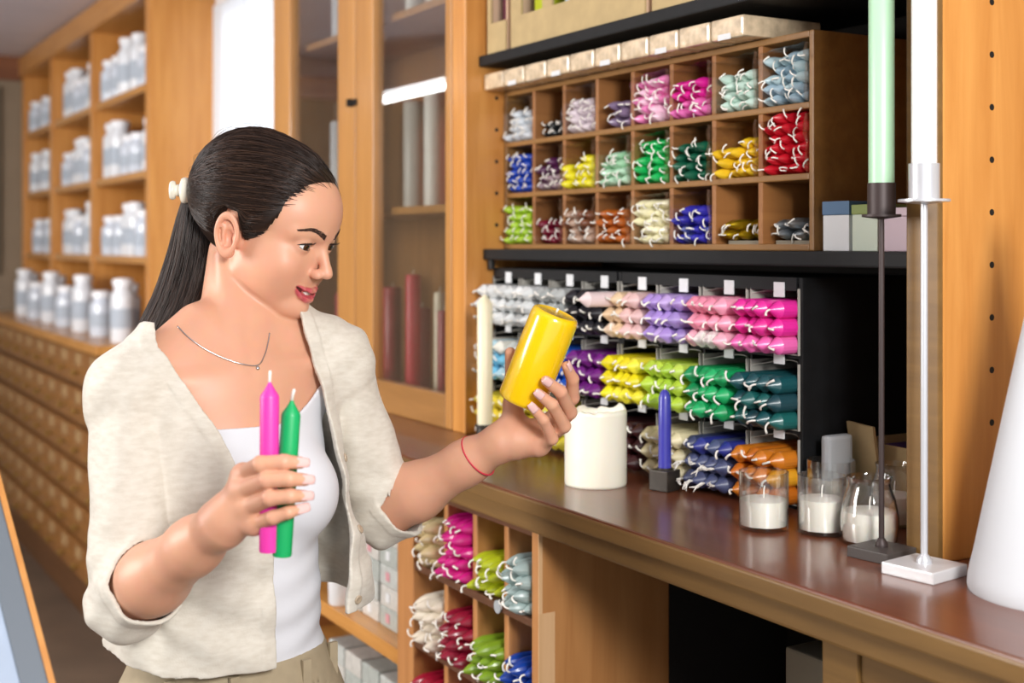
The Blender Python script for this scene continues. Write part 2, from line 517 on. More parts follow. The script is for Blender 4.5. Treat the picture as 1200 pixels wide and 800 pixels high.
# ------------------------------------------------------------------ glass fronted cabinet
CY, CX0, CX1 = 1.2435, -3.465, -2.378
gc = thing('display_cabinet', (-2.92, 1.4, ZC), 'tall orange wooden display cabinet with two glazed doors', 'cabinet')
box('side_panel', CX0, CX0 + .03, CY + .03, 1.58, ZC, 2.60, W_CAB, gc)
box('back_board', CX0 + .03, CX1, 1.565, 1.58, ZC, 2.60, wood('cab_back_wood', '#8E6238', '#A37446', 'Z'), gc, 0)
for z in (ZC, 1.62, 2.08):
    box('shelf_board', CX0 + .03, CX1, CY + .05, 1.565, z, z + .018, W_CAB, gc)
for (a0, a1, sl, sr) in ((CX0, -2.887, .13, .108), (-2.883, CX1, .102, .030)):
    dr = link(bpy.data.objects.new('door', None), ((a0 + a1) / 2, CY, ZC), gc)
    box('door_stile', a0, a0 + sl, CY, CY + .028, ZC, 2.60, W_CAB, dr, .004)
    box('door_stile', a1 - sr, a1, CY, CY + .028, ZC, 2.60, W_CAB, dr, .004)
    box('door_rail', a0 + sl, a1 - sr, CY, CY + .028, ZC, ZC + .072, wood('cabinet_rail_wood', '#94693A', '#A87A46', 'X'), dr, .004)
    box('door_rail', a0 + sl, a1 - sr, CY, CY + .028, 2.5, 2.60, wood('cabinet_rail_wood', '#94693A', '#A87A46', 'X'), dr, .004)
    box('glass_pane', a0 + sl - .002, a1 - sr + .002, CY + .014, CY + .017, ZC + .07, 2.502, M_PANE, dr, 0)
mlat = mat('dark_iron', '#2E2A28', 0.5, metal=0.6)
v, f = merge([bx(-.016, .016, -.006, .0, -.005, .005), bx(-.006, .006, -.014, 0, -.009, .009), bx(.012, .03, -.004, 0, -.008, .008)])
addm('latch', mesh('latch', v, f), mlat, (-2.90, CY, 1.895), gc)
# contents of the cabinet
def pillar(name, x, y, z, r, h, m, label, cat='candle', n=18, wick=True, group=None):
    me = lathe_mesh(name, [(r * .97, 0), (r, .003), (r, h - .004), (r * .9, h), (r * .15, h + .001)], n)
    o = addm(name, me, m, (x, y, z), None, label=label, cat=cat, group=group)
    if wick:
        vv, ff = tube([(0, 0, 0), (.001, 0, .006), (.004, 0, .012)], .0012, 5)
        addm('wick', mesh('wick', vv, ff), M_WICK, (x, y, z + h), o)
    return o
cabz = ZC + .018

cab = [(-2.72, 1.32, .018, .30, '#C2263A', 'crimson'), (-2.755, 1.36, .022, .22, '#9A1A30', 'dark crimson'), (-2.66, 1.36, .014, .26, '#E9DCC0', 'cream'),
       (-2.62, 1.43, .02, .33, '#B9B4B0', 'silver'), (-2.60, 1.34, .015, .22, '#9C1A2C', 'ruby red'), (-2.55, 1.38, .013, .25, '#D9CFA8', 'pale straw'),
       (-2.50, 1.43, .022, .32, '#A8202C', 'bright red'), (-2.46, 1.34, .018, .28, '#B12A36', 'scarlet'), (-2.43, 1.43, .03, .18, '#39453E', 'dark green'),
       (-2.78, 1.47, .03, .36, '#8C2A33', 'brownish red'), (-3.15, 1.40, .03, .30, '#6B4A32', 'brown'), (-3.24, 1.36, .02, .24, '#B03040', 'rose red'), (-3.05, 1.42, .025, .26, '#A22734', 'wine red')]
for x, y, r, h, c, nm in cab:
    pillar('pillar_candle', x, y, cabz, r, h, mat('wax_cab_' + nm, c, 0.35), '%s candle standing on the bottom shelf of the glazed cabinet' % nm)
for i in range(6):
    x = -2.72 + i * .058
    pillar('silver_cup', x, 1.30 + .01 * (i % 2), cabz, .022, .028, mat('silver_foil', '#B9BBC0', 0.3, metal=0.7), 'small silver cup in the front row inside the glazed cabinet', 'cup', 14, False, 'silver cups in the cabinet')
for sz, sw in ((1.638, 'middle'), (2.098, 'top')):
    row = ((-2.745, '#B9B4AC', 'pale grey', .25), (-2.69, '#D06A3E', 'orange', .20), (-2.635, '#E6E2DA', 'ivory', .28), (-2.58, '#C84A3A', 'coral red', .21), (-2.52, '#D9A15A', 'honey', .25), (-2.46, '#C0563E', 'rust', .29), (-2.42, '#8A8F96', 'slate', .2),
           (-3.27, '#6B5040', 'dark brown', .3), (-3.20, '#C9C9CE', 'silver white', .24), (-3.12, '#9A7A5E', 'tan', .27), (-3.05, '#7A4030', 'chestnut', .22))
    for i, (xx, c, nm, h) in enumerate(row):
        if sw == 'top': nm = nm + ' slim'; c = ('#C9C6BE', '#E2DFD8', c)[i % 3]
        pillar('tall_jar', xx, 1.335 + .04 * (i % 2), sz, .026 if sw == 'middle' else .022, h, mat('cabjar_' + nm, c, 0.4), '%s tall pot on the %s shelf of the glazed cabinet' % (nm, sw), 'pot', 18, False)

# ------------------------------------------------------------------ the shelf bay
BX0, BX1, BY = -2.318, -1.134, 1.2435
bay = thing('shelf_bay', (-1.72, 1.4, ZC), 'open orange wooden shelf bay with peg holes and black shelf boards', 'shelving')
pl = box('side_panel', BX0 - .057, BX0, BY, 1.60, ZC, 2.62, W_ORANGE, bay, .003)
pr = box('side_panel', BX1, BX1 + .05, BY, 1.60, ZC, 2.62, W_ORANGE, bay, .003)
box('edge_strip', BX1 - .001, BX1 + .0495, BY - .008, BY + .001, ZC, 2.62, W_EDGE, pr, .002)
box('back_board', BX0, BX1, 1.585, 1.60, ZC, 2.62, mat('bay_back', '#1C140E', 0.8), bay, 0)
hm = lathe_mesh('peg_hole', [(.0042, 0), (.0042, .0006)], 12)
for i in range(16):
    z = ZC + .10 + i * .066
    addm('peg_hole', hm, M_INK, (BX0 - .0002, 1.318, z), pl, rot=(0, math.radians(90), 0))
    addm('peg_hole', hm, M_INK, (BX1 + .0498, 1.332, z), pr, rot=(0, math.radians(90), 0))
LSZ = EYE - .010       # top of the lower black shelf
box('black_shelf', BX0, BX1, 1.285, 1.585, LSZ - .022, LSZ, M_BLACK, bay, .003)
box('black_shelf', BX0, BX1, 1.275, 1.585, EYE + .366, EYE + .388, M_BLACK, bay, .003)
for x in (BX0 + .012, BX1 - .03):
    box('shelf_bracket', x, x + .014, 1.29, 1.30, LSZ - .042, LSZ - .022, M_INK, bay)

# pigeonhole rack on the lower shelf
GX0, GX1, GY, GZ0 = BX0 + .003, -1.402, 1.334, LSZ
GP, GR, GT = (GX1 - GX0 - .010) / 8, .1055, .010
GZ1 = GZ0 + 3 * GR + GT
rack = thing('pigeonhole_rack', ((GX0 + GX1) / 2, 1.45, GZ0), 'wooden rack of twenty four square pigeonholes full of small coloured candles', 'rack')
box('side_board', GX0, GX0 + GT, GY, 1.575, GZ0, GZ1, W_RACK, rack)
box('side_board', GX1 - GT, GX1, GY, 1.575, GZ0, GZ1, W_RACK, rack)
for j in range(4):
    box('shelf_board', GX0 + GT, GX1 - GT, GY, 1.575, GZ0 + j * GR, GZ0 + j * GR + GT, W_RACK, rack)
for j in range(3):
    for i in range(1, 8):
        x = GX0 + GP * i
        box('divider', x, x + GT, GY + .001, 1.575, GZ0 + j * GR + GT, GZ0 + (j + 1) * GR, W_RACKIN, rack, .001)
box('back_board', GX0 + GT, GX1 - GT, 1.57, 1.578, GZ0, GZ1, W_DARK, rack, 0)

# ------------------------------------------------------------------ candles
def candle_mesh(name, r, ln, tip, n=12, blunt=.16, bulge=0.0):
    return lathe_mesh(name, [(r * .96, -ln), (r, -ln + .002), (r, -tip), (r * (.60 + bulge), -tip * .5), (r * (.36 + bulge * .6), -tip * .22), (r * blunt, 0)], n, sharp=22)
def wick_mesh(name, ln, rad, seed, droop=.5):
    rr = random.Random(seed)
    p = Vector((0, 0, -.002)); d = Vector((rr.uniform(-.4, .4), rr.uniform(-.4, .4), 1)).normalized()
    pts = [p.copy()]
    cx, cy = rr.uniform(-1, 1), rr.uniform(-1, 1)
    for i in range(6):
        p = p + d * ln / 6
        pts.append(p.copy())
        d = (d + Vector((cx * .55 + rr.uniform(-.25, .25), cy * .55 + rr.uniform(-.25, .25), -droop * .6))).normalized()
    v, f = tube(pts, [rad] * 5 + [rad * 1.15, rad * 1.3], 5)
    return mesh(name, v, f, True)
WK_S = [wick_mesh('wick', .019, .0012, 100 + i, .8) for i in range(8)]
WK_M = [wick_mesh('wick', .016, .0017, 200 + i, .5) for i in range(8)]
WK_L = [wick_mesh('wick', .021, .0016, 300 + i, .7) for i in range(8)]
WK_F = []
for i in range(6):
    vv, ff = merge([tube([(0, 0, -.002), (rr_.uniform(-.002, .002), rr_.uniform(-.003, .003), .006), (rr_.uniform(-.004, .004), -.004 + rr_.uniform(-.005, .004), .013), (rr_.uniform(-.006, .006), -.012 + rr_.uniform(-.006, .004), .016)], .0007, 3) for rr_ in [random.Random(50 + i)] for q in range(7)])
    WK_F.append(mesh('wick', vv, ff))
for m in WK_S + WK_M + WK_L + WK_F:
    m.materials.append(M_WICK)
def wax(c, rough=0.34, metal=0.0):
    return mat('wax_%s' % c.lstrip('#') + ('_m' if metal else ''), c, rough, metal, coat=0.15, spec=0.5)
_cm = {}
def colored(base, key, c, metal=0.0):
    k = (key, c)
    if k not in _cm:
        me = base.copy()
        me.materials.append(wax(c, .3 if metal else .34, metal))
        _cm[k] = me
    return _cm[k]
def place_candle(name, me, x, y, z, rx, rz, wk, label, group):
    o = bpy.data.objects.new(name, me)
    link(o, (x, y, z), None, label, 'candle', group)
    o.rotation_euler = (math.radians(90) + rx, random.uniform(0, 6.28), rz)
    wo = bpy.data.objects.new('wick', wk)
    link(wo, (x, y, z), o)
    return o

# small candles of the rack
THIN = candle_mesh('small_candle', .0090, .10, .018, 10, .2, .12)
rack_cells = [
 [('#D5DCE2', 'white', .62), ('#1E2224', 'black', .42), ('#D9CDD4', 'pale pinkish white', .72), ('#83708F', 'dusty mauve', .50), ('#E883BC', 'light pink', .80), ('#D61F93', 'magenta', .68), ('#BFD8CC', 'pale mint', .66), ('#B4CBD0', 'pale grey blue', .82)],
 [('#1B45B0', 'royal blue', .75), ('#55224F', 'plum', .66), ('#E9E02B', 'lemon yellow', .74), ('#9CCDA6', 'sage green', .72), ('#17B45A', 'emerald green', .86), ('#0E5A41', 'bottle green', .68), ('#EBC42A', 'golden yellow', .66), ('#C6162A', 'red', .92)],
 [('#A9CC35', 'lime', .82), ('#7B1030', 'burgundy', .45), ('#7A4A32', 'brown', .70), ('#B5601F', 'orange brown', .74), ('#E9E4BC', 'cream', .80), ('#3430A8', 'indigo', .60), ('#B79A1C', 'shiny gold', .30), ('#A7B0B6', 'shiny silver', .42)]]
rowname = ('top', 'middle', 'bottom')
LAYER = ('lowest', 'second', 'third', 'fourth', 'fifth', 'sixth', 'seventh')
stuffparts, stuffm = [], []
for j in range(3):
    for i in range(8):
        c, nm, fill = rack_cells[j][i]
        metal = .85 if 'shiny' in nm else 0.0
        x0 = GX0 + GP * i + GT; x1 = GX0 + GP * (i + 1)
        zb = GZ0 + (2 - j) * GR + GT
        if metal:
            zb2 = zb + .006
            for q in range(2):
                box('cardboard_pad', x0 + .012, x1 - .002, GY + .018, GY + .15, zb + q * .003, zb + q * .003 + .0026, mat('pad_card', '#8A8272', 0.9), rack, 0)
        else:
            zb2 = zb
        H = (GR - GT) * fill
        rows = max(2, int(H / .0152 + .3))
        alt = {'light pink': '#EFC9DC', 'magenta': '#E06CB4', 'brown': '#B89A86', 'plum': '#A08A92', 'pale grey blue': '#9DB6C4', 'indigo': '#5A63A8', 'sage green': '#B6DCC0', 'golden yellow': '#E0B820', 'cream': '#F0EBCD'}.get(nm)
        for r in range(rows):
            nacross = 5 if r % 2 == 0 else 4
            if nm == 'dusty mauve': nacross -= 2
            for k in range(nacross):
                off = .5 if r % 2 == 0 else 1.0
                sx = (x1 - x0 - .004) / 5
                xx = x0 + .002 + (k + off + (2 if nm == 'dusty mauve' else 0)) * sx + random.uniform(-.002, .002)
                zz = zb2 + .0092 + r * .0152 + random.uniform(-.001, .0015)
                if nm in ('lemon yellow', 'plum', 'golden yellow') and r == rows - 1 and k < 2: continue
                yy = GY + random.uniform(-.016, .010) + (.010 if fill < .5 else 0)
                cc = c
                if alt and random.random() < (.55 if r < rows / 2 else .12): cc = alt
                if i >= 3:
                    place_candle('small_candle', colored(THIN, 'thin', cc, metal), xx, yy, zz, random.uniform(-.07, .07), random.uniform(-.06, .06), random.choice(WK_S),
                                 'small %s candle, %s layer of its %s row pigeonhole in the rack' % (nm, LAYER[r], rowname[j]), 'small %s candles, %s layer' % (nm, LAYER[r]))
                else:
                    stuffparts.append((xx, yy, zz, cc, random.choice(WK_S)))
# the candles of the three farthest columns, too many to single out
V, Fc, MI, ml = [], [], [], []
for xx, yy, zz, cc, wk in stuffparts:
    for me, m in ((THIN, wax(cc)), (wk, M_WICK)):
        if m not in ml: ml.append(m)
        b = len(V)
        for v in me.vertices:
            V.append((v.co.x + xx, -v.co.z + yy, v.co.y + zz))
        for p in me.polygons:
            Fc.append(tuple(q + b for q in p.vertices)); MI.append(ml.index(m))
cen = Vector((GX0 + 1.5 * GP, GY, GZ0))
hm_ = mesh('small_candle_heap', [Vector(v) - cen for v in V], Fc, True)
for m in ml: hm_.materials.append(m)
hm_.polygons.foreach_set('material_index', MI)
link(bpy.data.objects.new('small_candle_heap', hm_), cen, None, 'heaps of small candles in the rack columns beside the peg holes', 'candles', None, 'stuff')
# clear bag liners of the rack
for j in range(3):
    for i in range(8):
        if (j, i) in ((0, 1), (0, 3), (2, 0), (2, 6), (2, 7), (1, 0)): continue
        x0 = GX0 + GP * i + GT + .0015; x1 = GX0 + GP * (i + 1) - .0015
        zb = GZ0 + (2 - j) * GR + GT + .001; zt = zb + GR - GT - .008
        y0, y1 = GY - .012, GY + .06
        V, Fc = [], []
        N = 7
        for (p0, p1) in (((x0, zt - .004), (x0, zb)), ((x1, zb), (x1, zt)), ((x1 - .001, zt), (x0, zt - .006))):
            b = len(V)
            for a in range(N):
                t = a / (N - 1)
                for yi, y in enumerate((y0 + random.uniform(0, .008), (y0 + y1) / 2, y1)):
                    V.append((p0[0] + (p1[0] - p0[0]) * t + random.uniform(-.0006, .0006), y, p0[1] + (p1[1] - p0[1]) * t + random.uniform(-.0008, .0008)))
            for a in range(N - 1):
                for q in range(2):
                    Fc.append((b + a * 3 + q, b + a * 3 + q + 1, b + (a + 1) * 3 + q + 1, b + (a + 1) * 3 + q))
        me = mesh('bag_liner', [Vector(v) - Vector((x0, y0, zb)) for v in V], Fc, True)
        addm('bag_liner', me, M_FILM, (x0, y0, zb), None, label='clear plastic bag lining the pigeonhole of %s candles' % rack_cells[j][i][1], cat='plastic bag')

# wrapped packets lying along the top of the rack
mcell = mat('cellophane_packet', '#CDB89A', 0.16, coat=0.8, var=0.3, vscale=45, bump=1.0, bscale=55)
PW = .0815
for i in range(10):
    x0 = GX0 + i * PW
    me = box_mesh('wrapped_packet', PW - .003, .16, .033, .005)
    o = addm('wrapped_packet', me, mcell, (x0 + PW / 2, 1.285 + .08, GZ1 + .0175), None, label='cellophane wrapped beige packet in the row on top of the pigeonhole rack', cat='packet', group='packets on top of the rack')
    if i % 2:
        box('paper_slip', x0 + .02, x0 + .05, 1.2845, 1.286, GZ1 + .0, GZ1 + .009, M_TAG, o, 0)

# kraft boxes on the upper shelf
UZ0 = EYE + .389
def kraft(x0, x1, label, cuts, inner):
    b = thing('kraft_box', ((x0 + x1) / 2, 1.4, UZ0), label, 'box')
    h = .30
    box('side_wall', x0, x0 + .004, 1.29, 1.56, UZ0, UZ0 + h, M_KRAFT2, b, 0)
    box('side_wall', x1 - .004, x1, 1.29, 1.56, UZ0, UZ0 + h, M_KRAFT2, b, 0)
    box('back_wall', x0, x1, 1.556, 1.56, UZ0, UZ0 + h, M_KRAFT, b, 0)
    box('front_lip', x0 + .0005, x1 - .0005, 1.286, 1.290, UZ0, UZ0 + .062, M_KRAFT, b, 0)
    for (a0, a1) in cuts:
        box('divider_flap', a0, a1, 1.286, 1.291, UZ0 + .0622, UZ0 + h, M_KRAFT, b, 0)
    for a0, a1, c, nm in inner:
        box('%s_wrapper' % nm.replace(' ', '_'), a0, a1, 1.31, 1.52, UZ0 + .004, UZ0 + .25, mat('wrap_' + nm, c, 0.4), b, .006)
kraft(-2.30, -2.225, 'narrow kraft cardboard box holding a maroon wrapper on the upper shelf', [(-2.30, -2.285)], [(-2.28, -2.235, '#5E1B36', 'maroon')])
kraft(-2.205, -1.755, 'wide kraft cardboard box with cut out windows on the upper shelf', [(-2.205, -2.165), (-2.085, -2.05), (-1.99, -1.76)], [(-2.155, -2.09, '#B8C21C', 'lime'), (-2.045, -1.995, '#AFC3CF', 'pale blue')])
kraft(-1.735, -1.20, 'long kraft cardboard box resting on the upper shelf near the right panel', [(-1.735, -1.60), (-1.55, -1.20)], [(-1.60, -1.55, '#C9B37E', 'straw')])

# ------------------------------------------------------------------ black candle cases
CYF = 1.310
CH, CR = .341, .1105
CPX0, CPP = -2.316, .1145
BIG = candle_mesh('dinner_candle', .0133, .16, .0165, 16, .15, -.03)
case_cells = [
 [('#DADDDD', 'white'), ('#D0D4D4', 'white wrapped'), ('#AEB3B2', 'silver grey'), ('#1D1D24', 'black'), ('#DCC09C', 'beige'), ('#A488CC', 'lavender'), ('#E88CA6', 'rose pink'), ('#E52E9C', 'hot pink')],
 [('#A9CBD8', 'pale blue'), ('#C9D2D0', 'off white'), ('#1550B4', 'cobalt blue'), ('#6A1878', 'purple'), ('#E4DA1C', 'lemon yellow'), ('#AECB3C', 'lime green'), ('#149E5A', 'green'), ('#174E54', 'dark teal')],
 [('#D8C33A', 'mustard yellow'), ('#B6A12A', 'olive yellow'), ('#D9CC3E', 'pale yellow'), ('#45161E', 'maroon'), ('#3A181A', 'dark brown'), ('#E8DCB2', 'cream'), ('#2C3488', 'navy blue'), ('#C9761E', 'amber orange')]]
alts = {'beige': ('#E3CDB8', '#DDB8B4'), 'lavender': ('#B89ED6', '#9A84C4'), 'rose pink': ('#F0A0B8', '#E58099'), 'hot pink': ('#E64BAA', '#DE2F93'), 'navy blue': ('#4A5478', '#3B4366'),
        'amber orange': ('#D99A22', '#C26A18'), 'green': ('#1FAE66', '#128E52'), 'dark teal': ('#1C5F5C', '#21464F'), 'lemon yellow': ('#E9E03C', '#DACB12'), 'lime green': ('#BAD553', '#9CBE35'),
        'white wrapped': ('#E3E6E6', '#C3C9CA'), 'silver grey': ('#C7CBCA', '#979D9C'), 'pale blue': ('#E4E3D8', '#6FB6D6')}
casename = ('left hand', 'right hand')
for ci in range(2):
    x0 = CPX0 + ci * 4 * CPP; x1 = x0 + 4 * CPP
    cs = thing('candle_case', ((x0 + x1) / 2, 1.4, ZC), ('black compartment case of candles standing against the peg hole panel', 'black compartment case of candles beside the glass jars')[ci], 'display case')
    box('side_board', x0, x0 + .008, CYF, 1.56, ZC, ZC + CH, M_BLACK, cs)
    box('side_board', x1 - .009, x1 - .0005, CYF, 1.56, ZC, ZC + CH, M_BLACK, cs)
    box('back_board', x0 + .008, x1 - .008, 1.55, 1.56, ZC, ZC + CH, M_INK, cs, 0)
    box('top_board', x0 + .008, x1 - .009, CYF, 1.55, ZC + CH - .006, ZC + CH, M_BLACK, cs)
    for j in range(4):
        zz = ZC + j * CR
        box('shelf_board', x0 + .008, x1 - .009, CYF, 1.55, zz, zz + .005, M_BLACK, cs, .001)
    box('front_rail', x0 + .008, x1 - .009, CYF - .004, CYF, ZC + CH - .020, ZC + CH, M_BLACK, cs, .001)
    for i in range(1, 4):
        box('divider', x0 + i * CPP - .002, x0 + i * CPP + .002, CYF + .002, 1.55, ZC + .005, ZC + CH - .006, M_BLACK, cs, .001)
    for i in range(4):
        for j in range(4):
            zz = ZC + j * CR + (.001 if j < 3 else -.010)
            if j == 0: continue
            xt = x0 + (i + .62) * CPP
            box('price_tag', xt - .011, xt + .011, CYF - .0065, CYF - .0045, zz - .010, zz + .012, M_TAG, cs, 0)
    for j in range(3):
        for i in range(4):
            col = ci * 4 + i
            c, nm = case_cells[j][col]
            cx0 = x0 + i * CPP + .0045; cx1 = x0 + (i + 1) * CPP - .0045
            zb = ZC + (2 - j) * CR + .0055
            # open carton with a scalloped front lip
            ctn = thing('candle_carton', ((cx0 + cx1) / 2, 1.4, zb), 'grey card carton holding the %s dinner candles in the case' % nm, 'carton')
            t = .0014
            box('carton_side', cx0, cx0 + t, CYF - .004, 1.54, zb, zb + .098, M_CARTON, ctn, 0)
            box('carton_side', cx1 - t, cx1, CYF - .004, 1.54, zb, zb + .098, M_CARTON, ctn, 0)
            box('carton_base', cx0 + t, cx1 - t, CYF - .002, 1.54, zb, zb + t, M_CARTON, ctn, 0)
            n = 12; V = []
            for a in range(n + 1):
                s = a / n
                xx = cx0 + t + (cx1 - cx0 - 2 * t) * s
                yf = CYF - .004 + .034 * math.sin(math.pi * s) ** .7
                zt = zb + .088 + .010 * math.sin(math.pi * s)
                for (yy, zq) in ((yf, zt), (1.54, zt), (1.54, zt + t), (yf, zt + t)):
                    V.append((xx, yy, zq))
            Fc = []
            for a in range(n):
                for q in range(4):
                    Fc.append((a * 4 + q, a * 4 + (q + 1) % 4, a * 4 + 4 + (q + 1) % 4, a * 4 + 4 + q))
            cc_ = Vector(((cx0 + cx1) / 2, 1.4, zb))
            addm('carton_flap', mesh('carton_flap', [Vector(v) - cc_ for v in V], Fc), M_CARTON, cc_, ctn)
            for r in range(3):
                for k in range(4):
                    sp = (cx1 - cx0 - .004) / 4
                    xx = cx0 + .002 + sp * (k + .5) + random.uniform(-.0008, .0008)
                    zz = zb + .0148 + r * .0266
                    yy = CYF - .052 + random.uniform(-.006, .006)
                    cc = c
                    if nm in alts and random.random() < .5: cc = random.choice(alts[nm])
                    if nm == 'rose pink' and r == 0: cc = '#E6DEDC' if k % 3 else '#EDB2C2'
                    if nm == 'navy blue' and r < 2: cc = '#464E72'
                    if nm == 'hot pink' and r == 0: cc = '#EB69B2'
                    lab = '%s dinner candle in the %s layer of its carton in the black case' % (nm, ('bottom', 'middle', 'top')[r])
                    if nm == 'rose pink' and r == 0: lab = 'pale whitish pink dinner candle beneath the rose pink ones in the black case'
                    if nm == 'beige' and r == 2 and k == 0:
                        yy -= .055; cc = '#EBD6D6'
                        lab = 'pale pink dinner candle pulled out further than its beige neighbours'
                    place_candle('dinner_candle', colored(BIG, 'big', cc), xx, yy, zz, random.uniform(-.012, .012), random.uniform(-.02, .02),
                                 random.choice(WK_F if nm == 'navy blue' and r < 2 else WK_L if nm in ('green', 'dark teal') else WK_M), lab, None if 'pulled' in lab else '%s dinner candles, %s layer' % (nm, ('bottom', 'middle', 'top')[r]))
# plastic over the white bundle
# ------------------------------------------------------------------ bundles under the counter
DIP = candle_mesh('dipped_candle', .0122, .15, .024, 12, .22, .14)
low_cells = {(0, 0): ('#CDBB8E', 'beige', .82), (0, 1): ('#C91A80', 'fuchsia', .98), (0, 2): ('#AEB91E', 'yellow green', .66), (0, 3): ('#9DB0AE', 'pale grey green', .95),
             (1, 0): ('#DED4C2', 'ivory', .85), (1, 1): ('#8E1230', 'crimson', .85), (1, 2): ('#7E9E26', 'olive green', .62), (1, 3): ('#16419E', 'deep blue', .55),
             (2, 0): ('#9C1430', 'ruby red', .85), (2, 1): ('#C0708E', 'dusty pink', .85), (2, 2): ('#8A6A3A', 'ochre', .5), (2, 3): ('#3A5A4A', 'dark green', .5)}
for (j, i), (c, nm, fill) in low_cells.items():
    x0 = UX0 + i * UP + .009; x1 = UX0 + (i + 1) * UP - .009
    zb = UZ[j + 1]
    rows = max(2, int(fill * (UZ[j] - .014 - zb) / .0225))
    for r in range(rows):
        na = 4 if r % 2 == 0 else 3
        for k in range(na):
            sp = (x1 - x0) / 4
            xx = x0 + sp * (k + (.5 if r % 2 == 0 else 1)) + random.uniform(-.001, .001)
            zz = zb + .0125 + r * .0215
            place_candle('dipped_candle', colored(DIP, 'dip', c), xx, 1.045 + random.uniform(-.018, .008), zz, random.uniform(.0, .10), random.uniform(-.05, .05), random.choice(WK_L),
                         '%s dipped candle, %s layer of the bundle in a pigeonhole under the counter' % (nm, LAYER[r]), '%s bundle under the counter, %s layer' % (nm, LAYER[r]))
# ------------------------------------------------------------------ things standing on the counter
def on_counter(px, py, z=ZC):
    """point of the counter seen at a pixel of the photograph"""
    c = (EYE - z) * F / (py - 286.0)
    p = c2w((px - 600) / F * c, 0, c)
    return p.x, p.y
def straight_wick(o, x, y, z, h, lean=.003, r=.0013):
    v, f = tube([(0, 0, -.002), (lean * .2, 0, h * .4), (lean, 0, h)], r, 6)
    return addm('wick', mesh('wick', v, f, True), M_WICK, (x, y, z), o)

# fat white pillar candle with a ragged rim
x, y = on_counter(698, 567)
n = 40; R_, H_ = .0505, .118
prof = [(R_ * .985, 0), (R_, .004), (R_, H_ * .5), (R_ * 1.0, H_ - .004)]
V, Fc = lathe(prof, n, True, False)
rr = random.Random(5)
rim = [rr.uniform(-.002, .005) + (.006 if q in (9, 10, 11) else 0) for q in range(n)]
for dr, dz in ((.0, 0.0), (-.004, .001), (-.0075, -.004), (-.012, -.012)):
    for q in range(n):
        a = 2 * math.pi * q / n
        V.append(((R_ + dr) * math.cos(a), (R_ + dr) * math.sin(a), H_ + dz + (rim[q] if dz > -.003 else 0)))
nr = len(V) // n
for j in range(len(prof) - 1, nr - 1):
    for q in range(n):
        k = (q + 1) % n
        Fc.append((j * n + q, j * n + k, (j + 1) * n + k, (j + 1) * n + q))
Fc.append(tuple(range((nr - 1) * n, nr * n)))
mwp = mat('white_wax', '#F3EFDD', 0.4, sss=0.3, coat=0.1)
o = addm('pillar_candle', mesh('pillar_candle', V, Fc, True), mwp, (x, y, ZC), None, label='fat white pillar candle with a ragged melted rim on the counter', cat='candle')
straight_wick(o, x, y, ZC + H_ - .012, .014)

# blue taper in a square metal block
x, y = on_counter(779, 574)
hb = thing('taper_holder', (x, y, ZC), 'small dark square metal block holding the blue taper', 'candle holder')
me = box_mesh('holder_block', .036, .036, .033, .002)
mblk = mat('dark_block', '#3A342E', 0.45, metal=0.4, var=0.15, vscale=60)
o = addm('holder_block', me, mblk, (x, y, ZC + .0165), hb); o.rotation_euler[2] = math.radians(18)
addm('socket_ring', lathe_mesh('socket_ring', [(.0125, 0), (.0125, .003), (.0108, .003), (.0108, 0)], 18, False, False), mblk, (x, y, ZC + .033), hb)
me = lathe_mesh('taper_candle', [(.0104, 0), (.0102, .06), (.0098, .112), (.0075, .120), (.003, .125)], 18)
o = addm('taper_candle', me, mat('blue_wax', '#3F3FA6', 0.32, coat=0.3), (x, y, ZC + .0345), None, label='slim violet blue taper candle standing upright in the square block', cat='candle')
straight_wick(o, x, y, ZC + .0345 + .125, .008)

# cream candle by the peg hole panel
x, y = -2.165, 1.205
hd = addm('dark_stand', lathe_mesh('dark_stand', [(.024, 0), (.024, .004), (.018, .008), (.0165, .036), (.019, .038), (.019, .042), (.014, .042)], 20), mblk, (x, y, ZC), None,
          label='low dark round holder under the tall cream candle', cat='candle holder')
me = lathe_mesh('pillar_candle', [(.0148, 0), (.015, .003), (.015, .232), (.0105, .240), (.003, .250)], 20)
o = addm('pillar_candle', me, mat('cream_wax', '#EFE5C4', 0.4, sss=0.2), (x, y, ZC + .042), None, label='tall slim cream candle standing beside the peg hole panel', cat='candle')
straight_wick(o, x, y, ZC + .292, .010)

